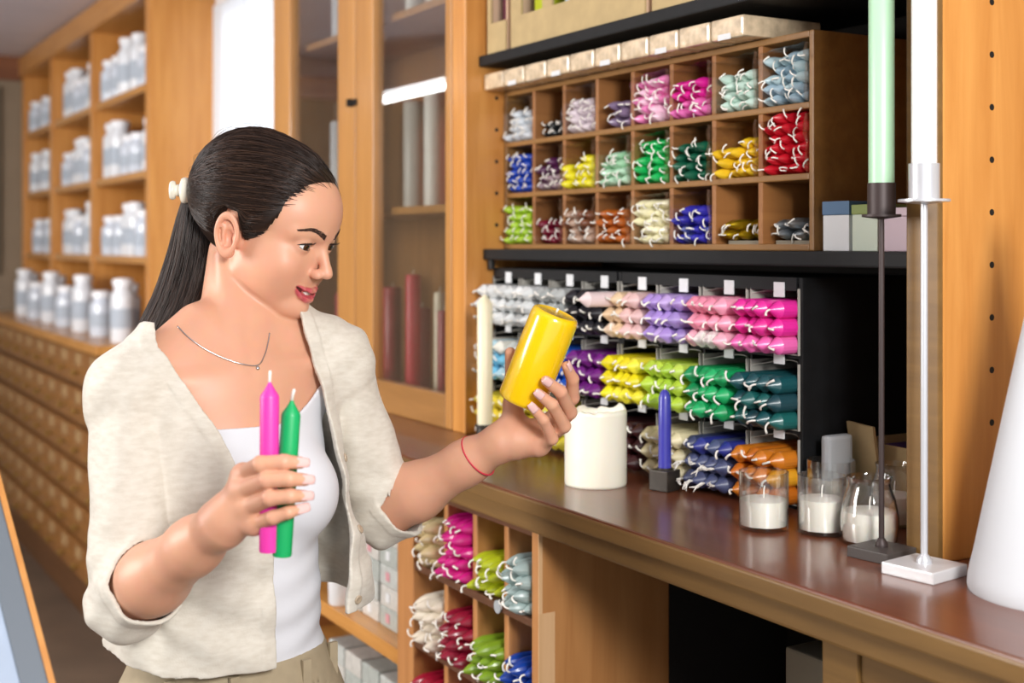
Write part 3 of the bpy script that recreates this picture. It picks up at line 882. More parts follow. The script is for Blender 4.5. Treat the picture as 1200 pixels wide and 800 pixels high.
# candles in glasses
mmilk = mat('white_glass_wax', '#F1EEE4', 0.5, sss=0.2)
def glass_candle(px, py, r, h, fill, label, round_=False, wick=True):
    x, y = on_counter(px, py)
    g = thing('glass_candle', (x, y, ZC), label, 'candle')
    t = .0016
    if round_:
        outer = [(r * .80, .001), (r * .94, .006), (r * 1.0, h * .28), (r * .99, h * .42), (r * .88, h * .68), (r * .74, h * .84), (r * .72, h * .93), (r * .78, h)]
    else:
        outer = [(r * .96, .001), (r, .004), (r, h * .5), (r, h)]
    inner = [(max(q - t, .001), max(z, .006)) for q, z in reversed(outer)]
    addm('glass', lathe_mesh('glass', outer + inner, 32, True, True), M_GLASS, (x, y, ZC), g)
    wp = []
    for q, z in outer:
        if z < fill * h: wp.append((q - t - .0004, max(z, .0065)))
    # top level of the wax
    for a in range(len(outer) - 1):
        if outer[a][1] <= fill * h <= outer[a + 1][1]:
            s = (fill * h - outer[a][1]) / (outer[a + 1][1] - outer[a][1])
            rt = outer[a][0] + (outer[a + 1][0] - outer[a][0]) * s - t - .0004
    wp += [(rt, fill * h - .001), (rt * .94, fill * h), (.004, fill * h + .001)]
    o = addm('wax_fill', lathe_mesh('wax_fill', wp, 32), mmilk, (x, y, ZC), g)
    if wick:
        vv, ff = tube([(0, 0, -.002), (.0005, 0, .012), (.002, 0, .018)], .0011, 5)
        addm('wick', mesh('wick', vv, ff), M_WICK, (x, y, ZC + fill * h), g)
glass_candle(895, 619, .0338, .079, .52, 'white candle in a straight clear glass nearest the blue taper')
glass_candle(963, 624, .0325, .079, .60, 'white candle in a straight clear glass touching the round jar')
glass_candle(974, 603, .0345, .080, .60, 'white candle in a straight clear glass behind the two front glasses')
glass_candle(1019, 637, .0375, .088, .50, 'white candle in a rounded clear glass jar with a narrow neck', True)
glass_candle(1048, 615, .034, .086, .50, 'white candle in a clear glass jar close to the wooden panel', True)

# tall candlesticks
def stick(px, py, plate, rod_r, top, m, mb_, label, clabel, cm, cr, ch_, cup_r, cup_h, disc_r, rz):
    x, y = on_counter(px, py)
    g = thing('candlestick', (x, y, ZC), label, 'candlestick')
    me = box_mesh('base_plate', plate, plate, .014, .0015)
    o = addm('base_plate', me, mb_, (x, y, ZC + .007), g); o.rotation_euler[2] = rz
    addm('rod', lathe_mesh('rod', [(rod_r, 0), (rod_r, top - .014)], 12), m, (x, y, ZC + .014), g)
    addm('collar', lathe_mesh('collar', [(rod_r * 2.2, 0), (rod_r * 2.2, .004), (rod_r * 1.2, .010)], 16), m, (x, y, ZC + .014), g)
    addm('drip_plate', lathe_mesh('drip_plate', [(rod_r, -.003), (disc_r, 0), (disc_r, .003), (rod_r, .003)], 28), m, (x, y, ZC + top), g)
    addm('cup', lathe_mesh('cup', [(cup_r, .003), (cup_r, cup_h), (cup_r - .0015, cup_h), (cup_r - .0015, .006)], 24), m, (x, y, ZC + top), g)
    me = lathe_mesh('tall_candle', [(cr * .97, 0), (cr, .004), (cr, ch_ - .02), (cr * .6, ch_ - .006), (cr * .15, ch_)], 24)
    o = addm('tall_candle', me, cm, (x, y, ZC + top + .007), None, label=clabel, cat='candle')
    straight_wick(o, x, y, ZC + top + .007 + ch_, .012)
msil = mat('brushed_silver', '#C9CBD0', 0.28, metal=0.35, coat=0.3)
msil2 = mat('pale_metal_plate', '#D6D5D6', 0.35, metal=0.2)
miron = mat('black_iron', '#3A2F2E', 0.5, metal=0.3)
stick(1083, 673, .070, .0042, .440, msil, msil2, 'slender silver candlestick on a square plate with the white candle', 'tall white candle in the silver candlestick',
      mat('bright_white_wax', '#F4F4F2', 0.35, sss=0.15), .0145, .32, .0178, .045, .030, math.radians(8))
stick(1033, 653, .060, .0036, .424, miron, mat('dark_slab', '#48423F', 0.5), 'slender black iron candlestick on a square slab with the green candle', 'tall pale green candle in the black iron candlestick',
      mat('mint_wax', '#A9D2B0', 0.35, sss=0.15), .0158, .36, .0172, .042, .024, math.radians(8))

# white bell shaped shade at the end of the counter
x, y = -.926, 1.248
prof = [(.095, 0), (.0965, .004), (.0955, .016), (.0935, .026), (.089, .045), (.078, .10), (.0577, .20), (.037, .30), (.0163, .40), (.009, .435)]
cone = thing('cone_shade', (x, y, ZC), 'large white conical paper shade standing at the end of the counter', 'shade')
addm('paper_cone', lathe_mesh('paper_cone', prof, 48), mat('white_paper', '#C8CBCF', 0.7, bump=0.1, bscale=30), (x, y, ZC), cone)
addm('tip_cap', lathe_mesh('tip_cap', [(.010, 0), (.010, .012), (.004, .018)], 16), M_WHITE, (x, y, ZC + .435), cone)

# small boxes on the lower black shelf
def gift(x0, x1, y0, y1, h, lid, lidh, body, label):
    g = thing('gift_box', ((x0 + x1) / 2, (y0 + y1) / 2, LSZ), label, 'box')
    box('box_body', x0, x1, y0, y1, LSZ, LSZ + h - lidh, body, g, .0015)
    box('box_lid', x0 - .001, x1 + .001, y0 - .001, y1 + .001, LSZ + h - lidh, LSZ + h, lid, g, .0015)
mbw = mat('box_white', '#DADCDD', 0.5); mbp = mat('box_mauve', '#C9B4BE', 0.5)
gift(-1.384, -1.332, 1.335, 1.42, .072, mat('lid_blue', '#4A6C8E', 0.5), .020, mbw, 'white gift box with a blue lid beside the pigeonhole rack')
gift(-1.326, -1.278, 1.335, 1.42, .066, mat('lid_green', '#7E8E4A', 0.5), .014, mat('box_greenish', '#C7D2C0', 0.5), 'pale green gift box with an olive lid on the black shelf')
gift(-1.270, -1.222, 1.335, 1.42, .060, mbp, .012, mbp, 'plain mauve gift box on the black shelf')
gift(-1.205, -1.150, 1.36, 1.47, .105, mat('lid_blue', '#4A6C8E', 0.5), .030, mat('box_slate', '#6C7C8C', 0.5), 'tall slate gift box at the end of the black shelf')

# cardboard cartons on the counter against the bay back
cb = thing('open_carton', (-1.34, 1.45, ZC), 'open brown cardboard carton with a raised flap behind the glass jars', 'box')
t = .004
box('carton_wall', -1.392, -1.285, 1.40, 1.40 + t, ZC, ZC + .10, M_KRAFT, cb, 0)
box('carton_wall', -1.392, -1.285, 1.53, 1.53 + t, ZC, ZC + .10, M_KRAFT, cb, 0)
box('carton_wall', -1.392, -1.392 + t, 1.404, 1.53, ZC, ZC + .10, M_KRAFT, cb, 0)
box('carton_wall', -1.285 - t, -1.285, 1.404, 1.53, ZC, ZC + .10, M_KRAFT, cb, 0)
v, f = bx(-.035, .035, -.002, .002, 0, .085)
addm('flap', mesh('flap', v, f), M_KRAFT, (-1.345, 1.385, ZC + .045), cb, rot=(math.radians(8), 0, math.radians(-14)))
box('lilac_contents', -1.383, -1.295, 1.41, 1.525, ZC + .004, ZC + .09, mat('violet_pack', '#4A2C6A', 0.5), cb, .004)
c2 = thing('shelf_carton', (-1.19, 1.44, ZC), 'kraft carton holding pink packs on a black riser', 'box')
box('riser', -1.245, -1.140, 1.41, 1.56, ZC + .175, ZC + .185, M_INK, c2)
box('riser_leg', -1.245, -1.235, 1.545, 1.56, ZC, ZC + .175, M_INK, c2)
box('riser_leg', -1.150, -1.140, 1.545, 1.56, ZC, ZC + .175, M_INK, c2)
box('carton_front', -1.240, -1.140, 1.40, 1.404, ZC + .186, ZC + .240, M_KRAFT, c2, 0)
box('carton_side', -1.240, -1.236, 1.404, 1.54, ZC + .186, ZC + .270, M_KRAFT, c2, 0)
box('pink_pack', -1.205, -1.150, 1.42, 1.48, ZC + .186, ZC + .270, mat('pink_pack', '#C86A9A', 0.4), c2, .004)
v, f = bx(-.012, .012, -.05, .05, 0, .105)
addm('plastic_sleeve', box_mesh('plastic_sleeve', .016, .05, .114, .006), mat('frosted_plastic', '#AEB2B6', 0.3), (-1.366, 1.345, ZC + .057), None, label='frosted plastic sleeve standing beside the brown carton', cat='sleeve')

ob = thing('orange_pack', (-1.155, 1.30, ZC), 'small orange and red pack standing against the wooden panel', 'pack')
box('pack_body', -1.172, -1.138, 1.285, 1.31, ZC, ZC + .062, mat('orange_pack', '#D08A2E', 0.5), ob, .001)
box('red_band', -1.1725, -1.1375, 1.2845, 1.3105, ZC + .018, ZC + .045, mat('red_band', '#A83A22', 0.5), ob, 0)

# slanted display board in the near left corner
def frame_obj(name, O, U, Vv, N, u0, u1, v0, v1, n0, n1, m, parent):
    pts, q = [], bx(u0, u1, v0, v1, n0, n1)
    vs = [O + U * p[0] + Vv * p[1] + N * p[2] for p in q[0]]
    me = mesh(name, [p - O for p in vs], q[1])
    bm = bmesh.new(); bm.from_mesh(me); bmesh.ops.recalc_face_normals(bm, faces=bm.faces); bm.to_mesh(me); bm.free()
    return addm(name, me, m, O, parent)
def px(x, y, c):
    return c2w((x - 600) / F * c, (286 - y) / F * c, c)
A = px(-32, 435, 1.42); B = px(85, 876, 1.22)
Ud = (B - A); LU = Ud.length; Ud.normalize()
tol = (px(-200, 600, 1.25) - px(0, 600, 1.30)).normalized()
Nd = Ud.cross(tol).normalized()
if Nd.dot(Vector((0, 0, EYE)) - Vector((0, 0, 0)) + (Vector((0, 0, EYE)) - A)) < 0: Nd = -Nd
Vd = Nd.cross(Ud).normalized()
if Vd.dot(tol) < 0: Vd = -Vd
db = thing('display_board', A, 'slanted pale blue display board with a wooden edge in the near corner', 'display board')
frame_obj('wood_edge', A, Ud, Vd, Nd, 0, LU, 0, .006, -.022, .003, W_ORANGE, db)
frame_obj('grey_border', A, Ud, Vd, Nd, 0, LU, .006, .030, -.02, .0, mat('grey_border', '#6E7780', 0.4), db)
frame_obj('blue_face', A, Ud, Vd, Nd, 0, LU, .030, .42, -.02, -.003, mat('blue_face', '#A9B8CC', 0.3, var=0.1, vscale=8), db)
frame_obj('green_sticker', A, Ud, Vd, Nd, LU * .86, LU, .05, .11, -.003, -.002, mat('green_sticker', '#1C6E4A', 0.5), db)
mid = A + Ud * LU * .5 + Vd * .22 - Nd * .035
vv, ff = tube([mid, Vector((mid.x, mid.y, .03))], .018, 12)
addm('post', mesh('post', [Vector(p) - A for p in vv], ff, True), M_INK, A, db)
addm('foot', lathe_mesh('foot', [(.16, 0), (.16, .012), (.03, .03)], 28), M_INK, (mid.x, mid.y, 0), db)
# ------------------------------------------------------------------ the woman, modelled as signed distance fields
# coordinates of the figure: (right, up from eye level, depth) seen from the camera, in metres
def P(x, y, d):
    return np.array([(x - 600) / F * d, (286 - y) / F * d, d])

def smin(a, b, k):
    h = np.clip(.5 + .5 * (b - a) / k, 0, 1)
    return b + (a - b) * h - k * h * (1 - h)
def smax(a, b, k):
    return -smin(-a, -b, k)

class Field:
    def __init__(s): s.pr = []
    def add(s, fn, bc, br, op='u', k=.01): s.pr.append((fn, np.asarray(bc, float), br, op, k))
    def cone(s, a, b, r1, r2, op='u', k=.01):
        a = np.asarray(a, float); b = np.asarray(b, float)
        ba = b - a; l2 = max(ba @ ba, 1e-9)
        def fn(p):
            pa = p - a
            t = np.clip((pa @ ba) / l2, 0, 1)
            return np.sqrt(((pa - t[:, None] * ba) ** 2).sum(1)) - (r1 + t * (r2 - r1))
        s.add(fn, (a + b) / 2, math.sqrt(l2) / 2 + max(r1, r2), op, k)
    def ell(s, c, r, M=None, op='u', k=.01):
        c = np.asarray(c, float); r = np.asarray(r, float)
        def fn(p):
            q = p - c
            if M is not None: q = q @ M.T
            k0 = np.sqrt(((q / r) ** 2).sum(1)); k1 = np.sqrt(((q / r ** 2) ** 2).sum(1)) + 1e-9
            return k0 * (k0 - 1) / k1
        s.add(fn, c, r.max(), op, k)
    def __call__(s, p, bc=None, R=None):
        d = np.full(len(p), 1.0)
        for fn, c, br, op, k in s.pr:
            if bc is not None and np.linalg.norm(bc - c) - br > R + .045: continue
            q = fn(p)
            if op == 'u': d = smin(d, q, k)
            elif op == 'm': d = np.minimum(d, q)
            else: d = smax(d, -q, k)
        return d

def polygonize(field, lo, hi, h, B=16):
    lo = np.asarray(lo, float); hi = np.asarray(hi, float)
    nb = np.ceil((hi - lo) / (h * B)).astype(int)
    n = nb * B
    vol = np.ones(n, np.float32)
    R = B * h * math.sqrt(3) / 2
    ax = np.arange(B) * h
    gx, gy, gz = np.meshgrid(ax, ax, ax, indexing='ij')
    loc = np.stack([gx.ravel(), gy.ravel(), gz.ravel()], 1)
    ii = np.stack(np.meshgrid(*[np.arange(q) for q in nb], indexing='ij'), -1).reshape(-1, 3)
    cen = lo + (ii + .5) * B * h
    dc = field(cen)
    for i, c, d in zip(ii, cen, dc):
        o = i * B
        if abs(d) > R * 1.35 + .012:
            if d < 0: vol[o[0]:o[0] + B, o[1]:o[1] + B, o[2]:o[2] + B] = -1
            continue
        pts = lo + o * h + loc
        vol[o[0]:o[0] + B, o[1]:o[1] + B, o[2]:o[2] + B] = field(pts, c, R).reshape(B, B, B)
    ins = (vol < 0)
    s = ins.astype(np.uint8)
    acc = np.zeros(n - 1, np.uint8)
    for dx in (0, 1):
        for dy in (0, 1):
            for dz in (0, 1):
                acc += s[dx:n[0] - 1 + dx, dy:n[1] - 1 + dy, dz:n[2] - 1 + dz]
    cells = np.argwhere((acc > 0) & (acc < 8))
    idx = np.full(n, -1, np.int32)
    idx[cells[:, 0], cells[:, 1], cells[:, 2]] = np.arange(len(cells))
    tot = np.zeros((len(cells), 3)); cnt = np.zeros(len(cells))
    cor = [(a, b, c) for a in (0, 1) for b in (0, 1) for c in (0, 1)]
    val = {q: vol[cells[:, 0] + q[0], cells[:, 1] + q[1], cells[:, 2] + q[2]] for q in cor}
    for q in cor:
        for axn in range(3):
            if q[axn]: continue
            q2 = list(q); q2[axn] = 1; q2 = tuple(q2)
            a, b = val[q], val[q2]
            m = (a < 0) != (b < 0)
            t = np.where(m, a / np.where(m, a - b, 1), 0)
            e = np.array(q, float)[None, :].repeat(len(cells), 0)
            e[:, axn] = t
            tot[m] += e[m]; cnt[m] += 1
    V = lo + (cells + tot / cnt[:, None]) * h
    quads = []
    for axn in range(3):
        sl0 = [slice(None)] * 3; sl1 = [slice(None)] * 3
        sl0[axn] = slice(0, -1); sl1[axn] = slice(1, None)
        a = ins[tuple(sl0)]; b = ins[tuple(sl1)]
        e = np.argwhere(a != b)
        u, v = [(1, 2), (2, 0), (0, 1)][axn]
        e = e[(e[:, u] > 0) & (e[:, v] > 0)]
        flip = a[e[:, 0], e[:, 1], e[:, 2]]
        def g(du, dv):
            q = e.copy(); q[:, u] -= du; q[:, v] -= dv
            return idx[q[:, 0], q[:, 1], q[:, 2]]
        Q = np.stack([g(1, 1), g(0, 1), g(0, 0), g(1, 0)], 1)
        Q[flip] = Q[flip][:, ::-1]
        quads.append(Q[(Q >= 0).all(1)])
    return V, np.concatenate(quads)

def relax(V, Q, it=2, lam=.5):
    for _ in range(it):
        acc = np.zeros_like(V); cnt = np.zeros(len(V))
        for k in range(4):
            for dk in (1, 3):
                np.add.at(acc, Q[:, k], V[Q[:, (k + dk) % 4]]); np.add.at(cnt, Q[:, k], 1)
        V = V + lam * (acc / np.maximum(cnt, 1)[:, None] - V)
    return V

def to_world(V):
    V = np.asarray(V, float)
    return np.stack([V[:, 0] * S_ - V[:, 2] * C_, V[:, 0] * C_ + V[:, 2] * S_, EYE + V[:, 1]], 1)

# ---- frames
psi = math.radians(38)
BL = np.array([math.cos(psi), 0, math.sin(psi)]); BF = np.array([math.sin(psi), 0, -math.cos(psi)]); BU = np.array([0, 1., 0])
BC = np.array([-.375, 0, 1.72])
BM = np.stack([BL, BU, BF])                       # rows: left, up, forward
def bod(l, f, b): return BC + l * BL + f * BF + b * BU
phi, dlt = math.radians(68), math.radians(18)
FH = np.array([math.sin(phi), 0, -math.cos(phi)])
HF = math.cos(dlt) * FH - math.sin(dlt) * BU
HU = math.cos(dlt) * BU + math.sin(dlt) * FH
HL = np.array([math.cos(phi), 0, math.sin(phi)])
HO = P(357, 287, 1.72) - (.078 * HF - .031 * HL + .021 * HU)
HM = np.stack([HF, HL, HU])
def hd_(f, l, u): return HO + f * HF + l * HL + u * HU

# ---- joints
SR, SL_ = bod(-.142, -.005, -.194), bod(.158, -.005, -.170)
ER, EL_ = P(152, 700, 1.55), P(450, 598, 1.88)
WR, WLf = P(262, 612, 1.40), P(589, 517, 1.795)

# lips: centre line from the corner of the smile to the middle
LIP_U = [(.0755, .0300, -.0345), (.0862, .0150, -.0402), (.0905, .0050, -.0412), (.0902, 0, -.0420)]; LIP_UR = (.0022, .0030, .0035, .0033)
LIP_L = [(.0755, .0300, -.0350), (.0840, .0150, -.0495), (.0878, .0055, -.0537), (.0880, 0, -.0541)]; LIP_LR = (.0022, .0036, .0044, .0044)
GAP = [(.0920, 0, -.0476), (.0880, .0130, -.0452), (.0800, .0265, -.0372)]; GAPR = (.0038, .0034, .0012)
def chain_d(q, pts, rad):
    """distance of head-local points (mirrored to one side) to a chain"""
    d = np.full(len(q), 1.0)
    for a in range(len(pts) - 1):
        A0, B0 = np.array(pts[a]), np.array(pts[a + 1]); ba = B0 - A0; pa = q - A0
        t = np.clip((pa @ ba) / (ba @ ba), 0, 1)
        d = np.minimum(d, np.sqrt(((pa - t[:, None] * ba) ** 2).sum(1)) - (rad[a] + t * (rad[a + 1] - rad[a])))
    return d

def head_field(f):
    e = lambda c, r, **k: f.ell(hd_(*c), r, HM, **k)
    e((-.012, 0, .052), (.098, .075, .079), k=.01)
    e((.040, 0, .055), (.054, .063, .060), k=.02)
    e((.038, 0, -.018), (.050, .056, .068), k=.02)
    for s in (-1, 1):
        e((.055, s * .039, -.012), (.026, .022, .024), k=.016)
        e((.038, s * .034, -.032), (.034, .022, .034), k=.016)
        f.cone(hd_(.002, s * .045, -.038), hd_(.060, s * .016, -.069), .0150, .0150, k=.014)
        e((.022, s * .041, -.012), (.042, .023, .042), k=.016)
    e((.070, 0, -.069), (.020, .019, .018), k=.014)
    e((.030, 0, -.044), (.042, .042, .028), k=.014)
    for s in (-1, 1):
        f.cone(hd_(.083, s * .010, .036), hd_(.068, s * .046, .036), .009, .006, k=.012)
    # nose
    f.cone(hd_(.0835, 0, .026), hd_(.1015, 0, -.004), .0062, .0072, k=.010)
    e((.1035, 0, -.0115), (.0105, .0085, .0082), k=.006)
    for s in (-1, 1):
        e((.0955, s * .0108, -.0155), (.0095, .0058, .0068), k=.005)
        e((.1005, s * .0052, -.0225), (.005, .0028, .004), op='s', k=.003)
    # sockets and lids
    for s in (-1, 1):
        e((.094, s * .029, .0185), (.012, .017, .010), op='s', k=.010)
        f.ell(hd_(.0735, s * .0310, .0205), (.0128, .0128, .0128), None, k=.005)
    # lips
    for s in (-1, 1):
        for q, rr_ in ((LIP_U, LIP_UR), (LIP_L, LIP_LR)):
            for a in range(3):
                p0 = (q[a][0], s * q[a][1], q[a][2]); p1 = (q[a + 1][0], s * q[a + 1][1], q[a + 1][2])
                f.cone(hd_(*p0), hd_(*p1), rr_[a], rr_[a + 1], k=.004)
    for s in (-1, 1):
        for a in range(2):
            p0 = (GAP[a][0], s * GAP[a][1], GAP[a][2]); p1 = (GAP[a + 1][0], s * GAP[a + 1][1], GAP[a + 1][2])
            f.cone(hd_(*p0), hd_(*p1), GAPR[a], GAPR[a + 1], op='s', k=.0015)
    for s in (-1, 1):
        e((.084, s * .0305, .0197), (.014, .0132, .0044), op='s', k=.0015)
    # ears
    for s in (-1, 1):
        EO = hd_(-.012, s * .0770, .007)
        ez = HL * s * .95 + HF * .26; ez /= np.linalg.norm(ez)
        ex = np.cross(HU, ez); ex /= np.linalg.norm(ex)
        if ex @ HF < 0: ex = -ex
        eu = HU - ex * .22; eu = eu - (eu @ ez) * ez; eu /= np.linalg.norm(eu)
        ex2 = np.cross(eu, ez); ex2 = ex2 if ex2 @ HF > 0 else -ex2
        EM = np.stack([ex2, eu, ez])
        def rim(p, EO=EO, EM=EM):
            q = (p - EO) @ EM.T
            x, y, z = q[:, 0] , q[:, 1], q[:, 2]
            wx = .0145 - .10 * np.clip(-y, 0, .03)
            k_ = np.sqrt((x / wx) ** 2 + (y / .0255) ** 2)
            dr = (k_ - 1) * .016
            return np.sqrt(dr ** 2 + (z - .006 - .06 * np.abs(y)) ** 2) - .0036
        f.add(rim, EO, .04, 'u', .003)
        f.ell(EO + EM.T @ np.array([0, 0, -.002]), (.0135, .0245, .0070), EM, k=.004)
        f.ell(EO + EM.T @ np.array([.004, -.002, -.008]), (.012, .018, .010), EM, k=.006)
        f.ell(EO + EM.T @ np.array([.003, -.024, .003]), (.008, .0075, .0045), EM, k=.005)
        f.ell(EO + EM.T @ np.array([.002, -.004, .0065]), (.0075, .012, .0075), EM, op='s', k=.003)
        f.cone(EO + EM.T @ np.array([-.006, .012, .004]), EO + EM.T @ np.array([-.005, -.012, .004]), .0024, .0024, k=.003)
        f.ell(EO + EM.T @ np.array([.0115, -.005, .004]), (.0045, .0055, .0035), EM, k=.003)

def torso_field(f, skin=True):
    e = lambda c, r, **k: f.ell(bod(c[0], c[1], c[2]), (r[0], r[2], r[1]), BM, **k)
    e((0, -.012, -.300), (.132, .088, .185), k=.02)
    e((0, -.012, -.190), (.148, .064, .060), k=.03)
    for s in (-1, 1):
        e((s * .060, .058, -.332), (.055, .052, .060), k=.03)
    e((0, -.005, -.480), (.120, .090, .150), k=.04)
    e((0, -.010, -.650), (.160, .118, .150), k=.04)
    for S0 in (SR, SL_):
        f.cone(bod(0, -.02, -.115) + (S0 - bod(0, 0, -.178)) * .25, S0 + np.array([0, .012, 0]), .042, .031, k=.03)
        f.cone(S0, S0 + np.array([0, -.012, 0]), .043, .043, k=.03)

def neck_field(f):
    f.cone(hd_(-.036, 0, -.030), bod(.004, -.016, -.150), .043, .049, k=.022)
    # collar bones and the tendon running to the ear
    for s, S0 in ((-1, SR), (1, SL_)):
        f.cone(bod(s * .012, .040, -.172), S0 + .028 * BF + np.array([0, .012, 0]), .0075, .0085, k=.016)
        f.cone(bod(s * .012, .036, -.168), hd_(-.030, s * .046, -.030), .008, .010, k=.016)

def chain(f, pts, rads, k=.004, op='u'):
    for a in range(len(pts) - 1):
        f.cone(pts[a], pts[a + 1], rads[a], rads[a + 1], op, k)

# ---- things in the hands
YB, YT = P(610.5, 470, 1.762), P(652, 366, 1.742)      # yellow candle axis
YR = .0335
PB, PT = P(315, 646, 1.366), P(316, 465, 1.366)
GB, GT_ = P(330.5, 651, 1.369), P(341, 486, 1.369)
HR = .0103
def keep_off(p, r, a, b, R):
    ba = b - a; t = np.clip(((p - a) @ ba) / (ba @ ba), 0, 1)
    q = p - (a + t * ba); d = np.linalg.norm(q)
    if d < R + r: p = a + t * ba + q / d * (R + r)
    return p

RF = {  # right hand fingers: knuckle, middle joints, tip
 'index': [P(285, 557, 1.388), P(307, 543, 1.351), P(333, 541, 1.343), P(352, 542, 1.352)],
 'middle': [P(281, 575, 1.378), P(313, 562, 1.343), P(339, 561, 1.338), P(358, 562, 1.349)],
 'ring': [P(288, 595, 1.374), P(316, 583, 1.343), P(340, 581, 1.339), P(357, 581, 1.350)],
 'pinky': [P(298, 613, 1.376), P(320, 606, 1.350), P(338, 600, 1.346), P(353, 596, 1.354)]}
RRAD = {'index': (.0105, .0088, .0080, .0066), 'middle': (.0108, .0090, .0080, .0066), 'ring': (.0105, .0086, .0077, .0063), 'pinky': (.0095, .0076, .0067, .0056)}
RT = [P(268, 606, 1.412), P(287, 590, 1.412), P(310, 570, 1.401), P(331, 556, 1.394)]
LF = {
 'index': [P(648, 492, 1.808), P(671, 466, 1.788), P(671, 444, 1.768), P(664, 429, 1.752)],
 'middle': [P(646, 503, 1.797), P(668, 483, 1.762), P(657, 459, 1.728), P(640, 446, 1.712)],
 'ring': [P(640, 512, 1.785), P(661, 499, 1.750), P(647, 474, 1.722), P(631, 461, 1.712)],
 'pinky': [P(631, 521, 1.775), P(647, 514, 1.748), P(637, 492, 1.728), P(624, 477, 1.720)]}
LRAD = {q: tuple(v * 1.08 for v in RRAD[q]) for q in RRAD}
LT = [P(602, 505, 1.798), P(601, 474, 1.806), P(600, 442, 1.800), P(598, 413, 1.788)]
for k_ in LF:
    r_ = LRAD[k_]
    LF[k_] = [LF[k_][0]] + [keep_off(p, r_[i + 1] * .96, YB, YT, YR) for i, p in enumerate(LF[k_][1:])]
LT = [LT[0]] + [keep_off(p, .008, YB, YT, YR) for p in LT[1:]]
for k_ in RF:
    r_ = RRAD[k_]
    for (a, b) in ((PB, PT), (GB, GT_)):
        RF[k_] = [RF[k_][0]] + [keep_off(p, r_[i + 1] * .98, a, b, HR) for i, p in enumerate(RF[k_][1:])]
for (a, b) in ((PB, PT), (GB, GT_)):
    RT = [RT[0]] + [keep_off(p, .0085, a, b, HR) for p in RT[1:]]

def arm_field(side):
    f = Field()
    if side == 'R':
        S0, E0, W0, fing, th = SR, ER, WR, RF, RT
    else:
        S0, E0, W0, fing, th = SL_, EL_, WLf, LF, LT
    f.cone(S0, E0, .042, .038, k=.01)
    m = E0 + (W0 - E0) * .28
    f.cone(E0, m, .037, .0395, k=.02)
    f.cone(m, E0 + (W0 - E0) * .72, .0395, .029, k=.02)
    f.cone(E0 + (W0 - E0) * .7, W0, .0295, .0245, k=.02)
    cp = W0 + (np.mean([fing[q][0] for q in fing], 0) - W0) * .25
    f.cone(W0, cp, .0235, .021, k=.02)
    for q in fing:
        f.cone(cp, fing[q][0], .0165, .0118, k=.014)
    f.cone(fing['index'][0], fing['pinky'][0], .0108, .0100, k=.010)
    if side == 'R':
        f.cone(cp, th[1], .018, .0125, k=.014)
    else:
        f.cone(cp, th[1], .020, .0135, k=.016)
        f.cone(cp + np.array([.012, -.002, -.006]), LF['pinky'][0], .019, .0125, k=.016)
    # fingers stay apart from one another: one hard union, then blended to the palm at their roots
    fr = []
    for q in fing:
        fr.append((fing[q], (RRAD if side == 'R' else LRAD)[q]))
    fr.append((th[1:] if True else th, (.0122, .0098, .0078)))
    def fingers(p):
        d = np.full(len(p), 1.0)
        for pts, rad in fr:
            g = np.full(len(p), 1.0)
            for a in range(len(pts) - 1):
                A0, B0 = pts[a], pts[a + 1]; ba = B0 - A0; l2 = ba @ ba
                pa = p - A0; t = np.clip((pa @ ba) / l2, 0, 1)
                g = smin(g, np.sqrt(((pa - t[:, None] * ba) ** 2).sum(1)) - (rad[a] + t * (rad[a + 1] - rad[a])), .003)
            d = np.minimum(d, g)
        return d
    cc = np.mean([fing[q][2] for q in fing], 0)
    f.add(fingers, cc, .11, 'u', .007)
    return f

class Whole:
    """head, neck and torso in one field"""
    def __init__(s):
        s.a = Field(); torso_field(s.a); neck_field(s.a)
        s.h = Field(); head_field(s.h)
    def __call__(s, p, bc=None, R=None):
        return smin(s.a(p, bc, R), s.h(p, bc, R), .007)
WH = Whole()
ARM_R, ARM_L = arm_field('R'), arm_field('L')

parts = []
lo = np.array([-.60, -.30, 1.50]); hi = np.array([-.16, .16, 1.96])
parts.append(polygonize(WH, lo, hi, .0017) + ('head',))
tf = Field(); torso_field(tf)
for s in (-1, 1):
    tf.cone(bod(s * .085, -.01, -.70), bod(s * .085, 0, -1.02), .082, .055, k=.03)
parts.append(polygonize(tf, bod(0, 0, 0) + np.array([-.25, -1.1, -.26]), bod(0, 0, 0) + np.array([.25, -.27, .26]), .006) + ('torso',))
parts.append(polygonize(ARM_R, (-.62, -.52, 1.30), (-.30 + .10, -.19, 1.70), .0015) + ('arm',))
parts.append(polygonize(ARM_L, (-.30, -.46, 1.66), (.13, -.10, 1.96), .0015) + ('arm',))

